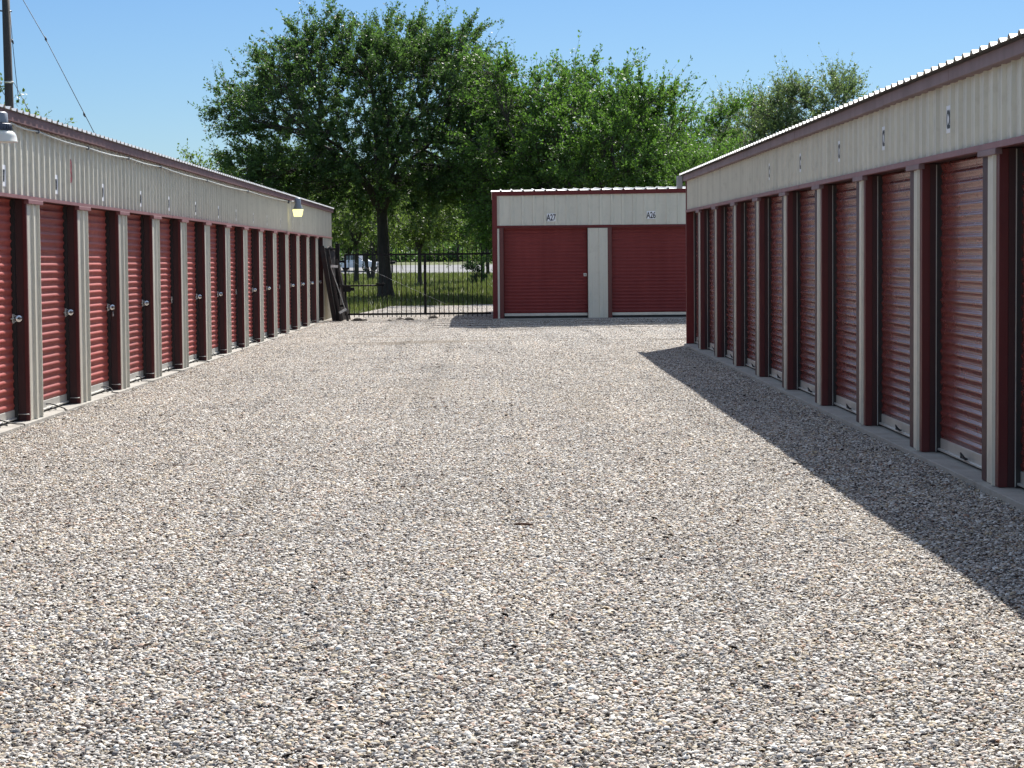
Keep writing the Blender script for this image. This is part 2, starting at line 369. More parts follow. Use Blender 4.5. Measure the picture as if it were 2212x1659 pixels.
# ------------------------------------------------------------------ setting: ground sheets
def terrain_z(x, y):
    z = gz(x, y) - 0.03
    yy = np.asarray(y, float)
    t = np.clip((yy-84)/16, 0, 1)
    z = z*(1-t) + t*0.0 - 0.004
    rise = np.clip(yy-236, 0, 26)*0.046
    return z + rise
def grid_mesh(name, xs, ys, zf, mat):
    X, Y = np.meshgrid(xs, ys); Z = zf(X, Y)
    v = np.stack([X, Y, Z], -1).reshape(-1, 3); nx = len(xs); ny = len(ys)
    i, j = np.meshgrid(np.arange(nx-1), np.arange(ny-1)); a = (j*nx+i).ravel()
    f = np.stack([a, a+1, a+1+nx, a+nx], -1)
    return np_mesh(name, v, f, mat)
xs = np.concatenate([[-2000, -600, -200, -90], np.arange(-50, 50.1, 2.0), [90, 200, 600, 2000]])
ys = np.concatenate([[-60, -20, 0], np.arange(4, 100, 2.0), np.arange(100, 280, 4.0), [400, 800, 1500, 2600]])
o = bpy.data.objects.new('ground', grid_mesh('ground', xs, ys, terrain_z, M['grass'])); COL.objects.link(o); tag(o, kind='structure')
# gravel yard: irregular outline sheet
def yard_edge_y(x):
    return 83.0 + 1.2*np.sin(x*0.7) + 0.8*np.sin(x*1.9+1) - 9.5*np.clip((-3.9-x)/0.7, 0, 1)
X1 = np.arange(-5.6, 14.01, 0.35); T = np.linspace(0, 1, 150)
V = []
for t in T:
    for x in X1:
        y = -14 + t*(float(yard_edge_y(x))+14); V.append((x, y, float(gz(x, y)) + 0.0))
V = np.array(V); nx = len(X1)
i, j = np.meshgrid(np.arange(nx-1), np.arange(len(T)-1)); a = (j*nx+i).ravel()
o = bpy.data.objects.new('gravel_yard', np_mesh('gravel_yard', V, np.stack([a, a+1, a+1+nx, a+nx], -1), M['bed'])); COL.objects.link(o); tag(o, kind='structure')
# road beyond the trees
mb = MB()
for k in range(60):
    xa = -240+k*8; xb = xa+8
    for (ya, yb) in ((236.5, 244.5), (244.5, 253.5)):
        mb.poly([(xa, ya, 0.036+float(terrain_z(0, ya))), (xb, ya, 0.036+float(terrain_z(0, ya))), (xb, yb, 0.036+float(terrain_z(0, yb))), (xa, yb, 0.036+float(terrain_z(0, yb)))])
mb.build('road', M['asphalt'], kind='structure')

# ------------------------------------------------------------------ gravel pebbles
rng = np.random.default_rng(7)
def pebble_tile(seed, N=7600, size=1.0):
    g = np.random.default_rng(seed)
    ln = np.clip(np.exp(g.normal(math.log(0.0088), 0.36, N)), 0.0035, 0.027)   # half length
    asp = g.uniform(0.5, 0.95, N); th = g.uniform(0.16, 0.36, N)*ln*asp
    ang = np.arange(6)*math.pi/3
    vs = []
    rad = g.uniform(0.75, 1.15, (N, 6))
    cx = np.cos(ang)[None]*rad*ln[:, None]; cy = np.sin(ang)[None]*rad*(ln*asp)[:, None]
    low = np.stack([cx, cy, -np.ones_like(cx)*th[:, None]*0.6], -1)
    inset = g.uniform(0.5, 0.85, (N, 1)); top = np.stack([cx*inset, cy*inset, th[:, None]*g.uniform(0.7, 1.1, (N, 6))], -1)
    P = np.concatenate([low, top], 1)                                  # N,12,3
    yaw = g.uniform(0, 2*math.pi, N); tilt = np.abs(g.normal(0, 0.36, N)); ta = g.uniform(0, 2*math.pi, N)
    c, s = np.cos(yaw), np.sin(yaw)
    x = P[..., 0]*c[:, None]-P[..., 1]*s[:, None]; y = P[..., 0]*s[:, None]+P[..., 1]*c[:, None]; z = P[..., 2]
    ax, ay = np.cos(ta)[:, None], np.sin(ta)[:, None]                  # rotate about (ax,ay,0)
    ct, st = np.cos(tilt)[:, None], np.sin(tilt)[:, None]
    dot = x*ax+y*ay
    nx_ = x*ct + ay*z*st + ax*dot*(1-ct); ny_ = y*ct - ax*z*st + ay*dot*(1-ct); nz_ = z*ct + (ax*y-ay*x)*st
    px = g.uniform(-size/2, size/2, N)+g.normal(0, 0.07, N); py = g.uniform(-size/2, size/2, N)+g.normal(0, 0.07, N)
    pz = g.uniform(-0.002, 0.018, N)
    V = np.stack([nx_+px[:, None], ny_+py[:, None], nz_+pz[:, None]], -1).reshape(-1, 3)
    q = []
    for k in range(6): q.append([k, (k+1) % 6, 6+(k+1) % 6, 6+k])
    q.append([6, 7, 8, 9]); q.append([6, 9, 10, 11])
    q = np.array(q); F_ = (q[None]+12*np.arange(N)[:, None, None]).reshape(-1, 4)
    tone = np.repeat(g.beta(1.05, 0.85, N), 8)
    me = np_mesh('pebbles_patch', V, F_, M['pebble'], {'tone': tone})
    return bpy.data.objects.new('pebbles_patch', me)
tiles = [pebble_tile(100+k) for k in range(6)]
pts = []; rots = []; idxs = []
for y in np.arange(2.5, 83.5, 1.0):
    for x in np.arange(-4.35, 9.0, 1.0):
        xx = x; yy = y
        if y < 44.2 and x > 3.9: continue
        if y > 62.3 and x > -0.2 and y < 72: continue
        if x < -3.4 and y > 67: continue
        if yy > float(yard_edge_y(xx)) - 0.15: continue
        pts.append((xx, yy, float(gz(xx, yy)) + 0.004)); rots.append(rng.uniform(0, 2*math.pi) if False else rng.integers(0, 4)*math.pi/2); idxs.append(rng.integers(0, 6))
me = bpy.data.meshes.new('gravel'); me.from_pydata(pts, [], [])
a = me.attributes.new('rot', 'FLOAT', 'POINT'); a.data.foreach_set('value', rots)
a = me.attributes.new('pick', 'INT', 'POINT'); a.data.foreach_set('value', [int(k) for k in idxs])
me.materials.append(M['pebble'])
gv = bpy.data.objects.new('gravel', me); COL.objects.link(gv); tag(gv, 'loose pale river gravel covering the lane', 'gravel', kind='stuff')
ng = bpy.data.node_groups.new('scatter_gravel', 'GeometryNodeTree')
ng.interface.new_socket('Geometry', in_out='INPUT', socket_type='NodeSocketGeometry'); ng.interface.new_socket('Geometry', in_out='OUTPUT', socket_type='NodeSocketGeometry')
gi = ng.nodes.new('NodeGroupInput'); go = ng.nodes.new('NodeGroupOutput'); ip = ng.nodes.new('GeometryNodeInstanceOnPoints')
jn = ng.nodes.new('GeometryNodeJoinGeometry')
for t in tiles[::-1]:
    oi = ng.nodes.new('GeometryNodeObjectInfo'); oi.inputs['Object'].default_value = t; oi.inputs['As Instance'].default_value = True
    ng.links.new(oi.outputs['Geometry'], jn.inputs[0])
na = ng.nodes.new('GeometryNodeInputNamedAttribute'); na.data_type = 'FLOAT'; na.inputs[0].default_value = 'rot'
nb = ng.nodes.new('GeometryNodeInputNamedAttribute'); nb.data_type = 'INT'; nb.inputs[0].default_value = 'pick'
cx_ = ng.nodes.new('ShaderNodeCombineXYZ')
ng.links.new(na.outputs[0], cx_.inputs[2]); ng.links.new(cx_.outputs[0], ip.inputs['Rotation'])
ng.links.new(gi.outputs[0], ip.inputs['Points']); ng.links.new(jn.outputs[0], ip.inputs['Instance'])
ip.inputs['Pick Instance'].default_value = True; ng.links.new(nb.outputs[0], ip.inputs['Instance Index'])
ng.links.new(ip.outputs[0], go.inputs[0])
md = gv.modifiers.new('scatter', 'NODES'); md.node_group = ng

# ------------------------------------------------------------------ sheet metal generators (local: x along, y out*s, z up)
PITCH = 0.3048
def rib_profile(x0, x1, first, rh=0.030, base=0.085, top=0.05, pitch=PITCH):
    """list of (x, n) along a ribbed panel"""
    pr = [(x0, 0.0)]; k = math.floor((x0-first)/pitch); c = first + k*pitch
    while c < x1 + pitch:
        for dx, n_ in ((-base/2, 0), (-top/2, rh), (top/2, rh-0.0065*(rh < 0.033)), (base/2+0.025*(rh < 0.033), 0)):
            x = c+dx
            if x0 < x < x1: pr.append((x, n_))
        # faint stiffeners in the pan
        for q in (0.36, 0.64):
            for dx, n_ in ((-0.012, 0), (-0.004, 0.0022), (0.004, 0.0022), (0.012, 0)):
                x = c + q*pitch + dx
                if x0 < x < x1: pr.append((x, n_))
        c += pitch
    pr.append((x1, 0.0)); pr.sort(); return pr
def ribbed(mb, x0, x1, z0, z1, s, n0=0.0, first=0.0, rh=0.030):
    pr = rib_profile(x0, x1, first, rh)
    b = len(mb.v)
    for x, nn in pr: mb.v.append((x, s*(n0+nn), z0)); mb.v.append((x, s*(n0+nn), z1))
    for i in range(len(pr)-1):
        f = (b+2*i, b+2*i+2, b+2*i+3, b+2*i+1); mb.f.append(f if s < 0 else f[::-1]); mb.sm.append(False)
def slat_door(mb, x0, x1, z0, z1, s, n0, pitch=0.088, depth=0.02, seed=0):
    """roll-up curtain: rounded horizontal ribs with flats between"""
    rg = random.Random(seed)
    prof = []; z = z0; 
    while z < z1:
        j = rg.uniform(-0.001, 0.001)
        prof += [(z, 0)]
        hh = pitch*0.60
        for k in range(1, 7):
            a = k/7*math.pi; prof.append((z+pitch*0.2+hh*k/7, depth*math.sin(a)**0.8 + j))
        prof += [(z+pitch*0.2+hh, 0), ]
        prof += [(z+pitch*0.9, 0.0), (z+pitch*0.94, 0.0055), (z+pitch*0.98, 0.0)]
        z += pitch
    prof = [(min(zz, z1), d) for zz, d in prof]
    xs_ = [x0, x0+0.03, x0+(x1-x0)*0.33, x0+(x1-x0)*0.66, x1-0.03, x1]
    b = len(mb.v)
    for ix, x in enumerate(xs_):
        k = 0.0 if ix in (0, len(xs_)-1) else 1.0
        wob = 0.0015*math.sin(seed*3+ix*2.1)
        for zz, d in prof: mb.v.append((x, s*(n0+d*k+wob*k), zz))
    m_ = len(prof)
    for i in range(len(xs_)-1):
        for j in range(m_-1):
            f = (b+i*m_+j, b+(i+1)*m_+j, b+(i+1)*m_+j+1, b+i*m_+j+1); mb.f.append(f if s < 0 else f[::-1]); mb.sm.append(True)
def ybox(mb, x0, x1, n0, n1, z0, z1, s, bev=0.0):
    a, b = sorted((s*n0, s*n1)); mb.box(x0, x1, a, b, z0, z1, bev)

REC = 0.155
def text_mesh(txt, h, xs=0.62, ext=0.0012, bold=0.004):
    cu = bpy.data.curves.new('lettering', 'FONT'); cu.body = txt; cu.size = h/0.70; cu.extrude = ext; cu.offset = bold; cu.align_x = 'CENTER'
    cu.resolution_u = 3
    ob = bpy.data.objects.new('tmp_lettering', cu); COL.objects.link(ob)
    bpy.context.view_layer.update()
    me = bpy.data.meshes.new_from_object(ob.evaluated_get(bpy.context.evaluated_depsgraph_get()))
    bpy.data.objects.remove(ob); bpy.data.curves.remove(cu)
    me.name = 'lettering'
    for v in me.vertices: v.co.x *= xs
    z = [v.co.y for v in me.vertices]; mid = (max(z)+min(z))/2
    for v in me.vertices: v.co.y -= mid
    return me
def put_text(txt, h, x, nn, z, s, mat, parent, xs=0.62, name='lettering', tilt=0.0, bold=0.004):
    me = text_mesh(txt, h, xs, bold=bold); me.materials.clear(); me.materials.append(mat)
    ob = bpy.data.objects.new(name, me); COL.objects.link(ob); ob.parent = parent
    # glyph plane xy -> facade plane. outward = s*local y. reading direction must go to the viewer's right
    if s < 0: ob.matrix_local = Matrix.Translation((x, -nn, z)) @ Matrix.Rotation(R(90), 4, 'X') @ Matrix.Rotation(tilt, 4, 'Z')
    else: ob.matrix_local = Matrix.Translation((x, nn, z)) @ Matrix.Rotation(R(180), 4, 'Z') @ Matrix.Rotation(R(90), 4, 'X') @ Matrix.Rotation(tilt, 4, 'Z')
    return ob

# ------------------------------------------------------------------ storage buildings
def rope(mb, x, n0, s, seed, L=0.45):
    rg = random.Random(seed); p = []
    a0 = rg.uniform(0.2, 0.9)
    for k in range(9):
        t = k/8
        p.append((x + L*t*math.cos(a0*2) + 0.05*math.sin(t*7+seed), s*(n0 + 0.02 + 0.22*t + 0.04*math.sin(t*6+seed)), 0.07*(1-t)**2*(1+math.sin(t*9)*0.4) + 0.008 - 0.03*max(0, t-0.75)))
    mb.tube(p, 0.0075, 6)
    mb.tube([(x-0.12, s*(n0+0.03), 0.012), (x-0.05, s*(n0+0.06), 0.05), (x+0.02, s*(n0+0.03), 0.03), (x+0.09, s*(n0+0.08), 0.012)], 0.008, 6)
def storage(name, mw, s, pillars, u0, u1, zd, zp, zf0, zf1, zr, depth, mats, label, trn, trf, slab_n, roof_oh, fas_n, end_panel=None, ribfirst=0.0, silver_track=False, door_range=None, roof_ext=0.0, lift=0.0, rise=0.0):
    """one long metal storage building with all its parts; returns (root, openings)"""
    B = empty(name, mw, label=label, cat='storage building')
    # shell: back and end walls, header beam
    mb = MB()
    ybox(mb, u0, u1, -depth, -depth+0.05, 0, zr-0.06, s)
    ybox(mb, u0, u0+0.05, -depth+0.05, -REC-0.06, 0, zr-0.06, s); ybox(mb, u1-0.05, u1, -depth+0.05, -REC-0.02, 0, zr-0.06, s)
    mb.build('wall', mats['panel'], B)
    mb = MB(); ybox(mb, u0, u1, -REC-0.3, -0.004, zd+0.006, zf1-0.01, s); mb.build('header_beam', M['jamb'], B)
    # ribbed header panel
    mb = MB(); ribbed(mb, u0, u1, zp, zf0+0.03, s, 0.0, ribfirst); hp = mb.build('header_panel', mats['panel'], B)
    mb = MB(); seams = list(np.arange(u0, u1, 6.1))+[u1]
    for a, b in zip(seams[:-1], seams[1:]):
        mb2 = mb; ybox(mb2, a+0.002, b-0.002, -0.02, 0.040 + (0.003 if int(a*10) % 2 else 0), zd, zp-0.002, s)
    mb.build('header_trim', mats['trim'], B)
    # fascia in lengths
    mb = MB(); seams = list(np.arange(u0, u1, 3.05))+[u1]
    rg = random.Random(5)
    for a, b in zip(seams[:-1], seams[1:]):
        j = rg.uniform(-0.003, 0.003); ybox(mb, a+0.0015, b-0.0015, -0.02, fas_n+j, zf0+j*0.6, zf1, s, 0.004)
    mb.build('fascia', mats['fascia'], B)
    # roof: ribbed sheet on a low gable
    mb = MB(); pr = rib_profile(u0-roof_ext, u1+roof_ext, ribfirst+0.1, 0.034, 0.125, 0.032)
    b = len(mb.v); half = depth/2
    for x, nn in pr:
        for n_, z_ in ((roof_oh, 0), (-half, (half+roof_oh)*0.035), (-depth-0.1, 0)): mb.v.append((x, s*n_, zr-0.034+nn+z_))
    for i in range(len(pr)-1):
        for j in range(2):
            f = (b+3*i+j, b+3*i+3+j, b+3*i+4+j, b+3*i+1+j); mb.f.append(f if s < 0 else f[::-1]); mb.sm.append(False)
    mb.build('roof', M['galv'], B)
    # thin drip edge below the sheet
    mb = MB(); ybox(mb, u0-roof_ext, u1+roof_ext, fas_n-0.02, roof_oh-0.012, zf1+0.001, zr-0.037, s)
    mb.build('drip_edge', M['drip'], B)
    # slab
    mb = MB(); ybox(mb, u0, u1, -depth, slab_n, -0.18, 0, s, 0.006); mb.build('slab', M['slab'], B)
    # pillars
    for k, (a, b) in enumerate(pillars):
        mb = MB(); ybox(mb, a-trn, b+trf, -REC-0.05, -0.001, 0.001, zd-0.001, s); ps = mb.build('door_post', M['jamb'] if mats['panel'] is not M['beige_far'] else mats['trim'], B)
        mb = MB(); ribbed(mb, a, b, 0.004, zd-0.03, s, 0.004, a + (b-a)*mats.get('ribpos', 0.45), 0.028)
        if s < 0: mb.poly([(b, -0.004, 0.004), (b, 0.0, 0.004), (b, 0.0, zd-0.03), (b, -0.004, zd-0.03)])
        mb.build('post_cladding', mats['panel'], ps)
        mb = MB()
        ybox(mb, a-trn-0.004, a-0.001, -(0.06 if s > 0 else 0.03), 0.010, 0.003, zd-0.004, s, 0.003)
        mb.build('post_edging', mats['edge'], ps)
        mb = MB(); ybox(mb, b+0.001, b+trf+0.004, -0.022, 0.006, 0.003, zd-0.004, s, 0.003); mb.build('post_edging', M['jamb'], ps)  # far trim; on the right its dark colour also paints the shaded cladding return
        mb = MB(); ybox(mb, a-trn-0.012, b+trf+0.02, -0.01, 0.043, zd-0.045, zd-0.0015, s, 0.003); mb.build('post_cap', mats['cap'], ps)
    # doors
    ops = []; edges = [(p[0]-trn, p[1]+trf) for p in pillars]
    lo = [u0+0.06]+[e[1] for e in edges]; hi = [e[0] for e in edges]+[(end_panel if end_panel else u1-0.10)]
    for k, (a, b) in enumerate(zip(lo, hi)):
        if b-a < 0.5: continue
        ops.append((a, b))
    if end_panel:
        mb = MB(); ribbed(mb, end_panel, u1, 0.004, zp, s, 0.0, ribfirst); mb.build('end_panel', mats['panel'], B)
        mb = MB(); ybox(mb, end_panel+0.002, u1-0.01, -REC-0.05, -0.002, 0.001, zd, s); mb.build('end_post', M['jamb'], B)
    for k, (a, b) in enumerate(ops):
        mb = MB(); slat_door(mb, a+0.045, b-0.045, 0.125, zd+0.003, s, -REC, seed=k+3, pitch=mats.get('slat', 0.088)); d = mb.build('door', mats['door'], B)
        mb = MB(); ybox(mb, a+0.04, b-0.04, -REC-0.015, -REC+0.010, 0.022, 0.124, s, 0.003); ybox(mb, a+0.04, b-0.04, -REC+0.0105, -REC+0.035, 0.022, 0.040, s, 0.003)
        mb.build('bottom_bar', M['silver'], d)
        mb = MB(); ybox(mb, a+0.04, b-0.04, -REC-0.01, -REC+0.006, 0.001, 0.0215, s); mb.build('bottom_seal', M['rubber'], d)
        for xa_, xb_ in ((a+0.001, a+0.044), (b-0.044, b-0.001)):
            mb = MB(); ybox(mb, xa_, xb_, -REC-0.03, -REC+0.045, 0.002, zd, s); mb.build('door_track', M['track'], d)
        if silver_track:
            mb = MB(); ybox(mb, b-0.046, b-0.040, -REC+0.0455, -REC+0.052, 0.01, zd-0.01, s); mb.build('track_edge', M['silver'], d)
            mb = MB(); ybox(mb, a+0.040, a+0.046, -REC+0.0455, -REC+0.052, 0.01, zd-0.01, s); mb.build('track_edge', M['silver'], d)
            mb = MB(); xm = (a+b)/2; ybox(mb, xm-0.10, xm+0.10, -REC+0.036, -REC+0.06, 0.05, 0.062, s); mb.tube([(xm-0.07, s*(-REC+0.055), 0.062), (xm, s*(-REC+0.075), 0.10), (xm+0.07, s*(-REC+0.055), 0.062)], 0.006, 6); mb.build('foot_handle', M['rubber'], d)
        elif mats['door'] is not M['door_far']:
            mb = MB(); rope(mb, a+0.55*(b-a)+0.3*math.sin(k*2.3), -REC+0.02, s, k); mb.build('pull_rope', M['rubber'], d)
            mb = MB(); mb.tube([(b-0.05, s*(-REC+0.05), 0.075), (b-0.05, s*(-REC+0.17), 0.075)], 0.006, 6); mb.build('stop_pin', M['silver'], d)
        else:
            mb = MB(); xm = (a+b)/2+0.03; ybox(mb, xm-0.09, xm+0.09, -REC+0.036, -REC+0.06, 0.085, 0.10, s); ybox(mb, xm-0.03, xm+0.03, -REC+0.036, -REC+0.055, 0.10, 0.125, s); mb.build('foot_handle', M['silver'], d)
    return B, ops, hp

# ---- left building
uf = [u_left(x) for x in (88, 195.3, 277.7, 351, 405.8, 456.8, 498.1, 536.4, 568.8, 598.3, 624.6, 647.5, 668.3, 686.9)]
A_ = np.vstack([np.arange(14), np.ones(14)]).T; bay, c0 = np.linalg.lstsq(A_, np.array(uf), rcond=None)[0]
wL = u_left(88)-u_left(61)
print('left bay', bay, 'pillar', wL, 'first', c0, 'resid', [round(float(u-(c0+bay*k)), 3) for k, u in enumerate(uf)])
pl = [(c0+bay*k-wL, c0+bay*k) for k in range(-4, 14)]
endL = u_left(699.5); u1L = u_left(717.6)
LB, opsL, hpL = storage('storage_building', ML, -1, pl, pl[0][0]-2.0, u1L, 2.370, 2.408, 3.144, 3.250, 3.284, 9.0,
    dict(panel=M['beige'], trim=M['trim'], fascia=M['fascia'], edge=M['edging'], cap=M['trim'], door=M['door_left'], ribpos=0.40),
    'long beige metal storage building on the left with sunlit faded red roll-up doors', 0.05, 0.03, 0.055, 0.105, 0.075, end_panel=endL, ribfirst=0.07)
LB['group'] = 'metal storage buildings'
# ---- right building
ur = [u_right(x) for x in (1516, 1548.6, 1590, 1640.7, 1701.4, 1773.2, 1864.7, 1989.7, 2158)]
A_ = np.vstack([np.arange(9), np.ones(9)]).T; bayR, cR = np.linalg.lstsq(A_, np.array(ur), rcond=None)[0]
wR = 0.31
print('right bay', bayR, 'resid', [round(float(u-(cR+bayR*k)), 3) for k, u in enumerate(ur)])
pr_ = sorted([(cR+bayR*k, cR+bayR*k+wR) for k in range(0, 13)])
u1R = u_right(1486.5)
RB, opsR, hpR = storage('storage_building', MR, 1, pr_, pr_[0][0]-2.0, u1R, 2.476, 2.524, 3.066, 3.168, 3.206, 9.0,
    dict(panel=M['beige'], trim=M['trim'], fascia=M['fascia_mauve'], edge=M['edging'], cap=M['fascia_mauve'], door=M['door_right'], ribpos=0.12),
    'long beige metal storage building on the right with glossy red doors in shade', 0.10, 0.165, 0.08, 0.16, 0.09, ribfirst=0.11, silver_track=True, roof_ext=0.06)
RB['group'] = 'metal storage buildings'
# corner trim and the boxed end of the eave on the right building
mb = MB(); ybox(mb, u1R-0.095, u1R+0.006, -0.16, 0.036, 0.002, 3.062, 1, 0.004); mb.build('corner_trim', M['trim_far'], RB)
mb = MB(); ybox(mb, u1R-0.02, u1R+0.10, 0.095, 0.20, 2.93, 3.165, 1, 0.006); mb.build('eave_end_box', M['grey_trim'], RB)

# ---- building at the far end (front faces the camera)
YA = 62.5
P0 = at_y(1067.5, 690, YA); P0.z = 0.015
uA = Vector((1, 0.0, 0.0006)).normalized(); MA = mat_frame(P0, uA, 1)
def ax(px, py=600): return at_y(px, py, YA).x - P0.x
x0 = ax(1058.5, 420)*0 ; k78 = 78.7
xs_p1 = (ax(1070.8), ax(1079.3)); xs_p2 = (ax(1270.2), ax(1313.0))
w2 = xs_p2[1]-xs_p2[0]; bayA = xs_p2[1] - xs_p1[1]
x_d1 = (ax(1088.5), ax(1268.9)); x_d2 = (ax(1323.4), ax(1323.4)+(x_d1[1]-x_d1[0]))
AB = empty('storage_building', MA, label='beige storage building across the far end with doors A27 and A26', cat='storage building', group='metal storage buildings')
WA = 12.0; zr = 3.50; s = -1
mb = MB(); ybox(mb, 0.0, WA, -9.0, -8.95, 0, 3.4, s); ybox(mb, 0.0, 0.05, -8.95, -0.12, 0, 3.4, s); ybox(mb, WA-0.05, WA, -8.95, -0.12, 0, 3.4, s); mb.build('wall', M['trim_far'], AB)
mb = MB(); ybox(mb, 0.05, WA-0.05, -0.4, -0.004, 2.47, 3.36, s); mb.build('header_beam', M['trim_far'], AB)
rfA = ax(1189.1, 450) - PITCH*4.5
mb = MB(); ribbed(mb, ax(1069.5, 460)+0.01, WA, 2.545, 3.40, s, 0.0, rfA, 0.028); hpA = mb.build('header_panel', M['beige_far'], AB)
mb = MB(); ybox(mb, 0.10, WA, -0.02, 0.034, 2.485, 2.543, s); mb.build('header_trim', M['trim_far'], AB)
mb = MB(); ybox(mb, -0.03, 0.105, -0.14, 0.036, 0.0, 3.352, s, 0.004); mb.build('corner_trim', M['trim_far'], AB)
mb = MB()
vs = [(-0.03, 0.04, 3.355), (WA, 0.04, 3.355+WA*0.0085), (WA, 0.04, 3.47+WA*0.0085), (-0.03, 0.04, 3.47)]
mb.raw([(x, -0.05, z) for x, _, z in vs]+[(x, 0.03, z) for x, _, z in vs], [(0,1,2,3), (7,6,5,4), (0,4,5,1), (1,5,6,2), (2,6,7,3), (3,7,4,0)])
mb.build('fascia', M['trim_far'], AB)
mb = MB(); prf = rib_profile(-0.06, WA+0.05, rfA+0.02, 0.034, 0.06, 0.03); b = len(mb.v)
for x, nn in prf:
    for n_, z_ in ((0.09, 0), (-4.5, 0.165), (-9.1, 0)): mb.v.append((x, s*n_, 3.472+nn+z_+max(0, x)*0.0085))
for i in range(len(prf)-1):
    for j in range(2): mb.f.append((b+3*i+j, b+3*i+3+j, b+3*i+4+j, b+3*i+1+j)); mb.sm.append(False)
mb.build('roof', M['galv'], AB)
mb = MB(); ybox(mb, 0, WA, -9.0, 0.22, -0.22, 0, s, 0.006); mb.build('slab', M['slab'], AB)
mb = MB(); ybox(mb, -0.05, 0.09, -0.30, 0.03, 3.30, 3.47, s, 0.004); 
def postA(a, b, jl=0.0, jr=0.115):
    mb = MB(); ybox(mb, a-jl, b+jr, -REC-0.05, -0.003, 0.001, 2.484, s); ps = mb.build('door_post', M['edging'], AB)
    mb = MB(); ribbed(mb, a, b, 0.004, 2.46, s, 0.003, a+(b-a)*0.62, 0.022); mb.build('post_cladding', M['beige_far'], ps)
postA(xs_p1[0], xs_p1[1]); postA(xs_p2[0], xs_p2[1])
nxt = xs_p2[0]+ (xs_p2[0]-xs_p1[1]) + w2 + 0.0
postA(nxt, nxt+w2)
postA(nxt+bayA, nxt+bayA+w2)
dl = [(xs_p1[1]+0.115, xs_p2[0]), (xs_p2[1]+0.115, nxt), (nxt+w2+0.115, nxt+bayA)]
for k, (a, b) in enumerate(dl):
    mb = MB(); slat_door(mb, a+0.01, b-0.01, 0.145, 2.484, s, -REC, seed=k+40, pitch=0.092, depth=0.014); d = mb.build('door', M['door_far'], AB)
    mb = MB(); ybox(mb, a+0.01, b-0.01, -REC-0.015, -REC+0.02, 0.065, 0.138, s, 0.003); mb.build('bottom_bar', M['silver'], d)
    mb = MB(); ybox(mb, a+0.01, b-0.01, -REC-0.01, -REC+0.012, 0.001, 0.058, s); mb.build('bottom_seal', M['rubber'], d)
    xm = (a+b)/2+0.03
    mb = MB(); ybox(mb, xm-0.05, xm+0.05, -REC+0.021, -REC+0.05, 0.09, 0.12, s, 0.004); mb.build('foot_handle', M['silver'], d)
    if k == 0:
        mb = MB(); ybox(mb, b-0.115, b-0.03, -REC+0.016, -REC+0.03, 1.14, 1.225, s, 0.004); lt = mb.build('latch', M['silver'], d)
        mb = MB(); ybox(mb, b-0.09, b-0.055, -REC+0.031, -REC+0.045, 1.165, 1.20, s, 0.003); mb.build('latch_knob', M['lamp_grey'], lt)

# ---- unit signs
def sign(txt, B, x, z, s, w_=0.225, h_=0.21, n_=0.003, xs=0.68, hk=0.78, bold=0.0055):
    mb = MB(); ybox(mb, x-w_/2, x+w_/2, n_, n_+0.004, z-h_/2, z+h_/2, s)
    p = mb.build('unit_sign', M['white'], B)
    tx = put_text(txt, h_*hk, x, n_+0.006, z, s, M['ink'], p, xs, bold=bold)
    p['label'] = 'white unit number plate reading ' + txt
    return p
zA = lambda y: CAMZ + (554.3-y)/78.75
sign('A27', AB, ax(1189.6, 472)+0.014, 2.757, -1, 0.235, 0.215, n_=0.031, xs=0.62)
sign('A26', AB, ax(1405.3, 468)+0.014, 2.80, -1, 0.235, 0.215, n_=0.031, xs=0.62)
sign('A25', AB, ax(1405.3, 468)+2.757, 2.80, -1, 0.235, 0.215, n_=0.031, xs=0.62)
def ribslot(x, first): return first + (math.floor((x-first)/PITCH)+0.5)*PITCH
for k, (a, b) in enumerate(opsL):
    sign('B%d' % (k+3), LB, ribslot((a+b)/2, 0.07), 2.585, -1, 0.215, 0.22, xs=0.46, hk=0.55, bold=0.003)
for k, (a, b) in enumerate(opsR):
    if (a+b)/2 < u_right(1640): sign('C%d' % (33-k), RB, ribslot((a+b)/2, 0.11), 2.79, 1, 0.215, 0.22, xs=0.50, hk=0.66, bold=0.004)
# big red building letter on the left building
uB = u_left(161.9); uB = ribslot(uB, 0.07)
bl = put_text('B', 0.265, uB, 0.006, 2.775, -1, M['red_ink'], LB, 0.8, 'building_letter', bold=0.012); bl['label'] = 'dark red letter B on the header panel'

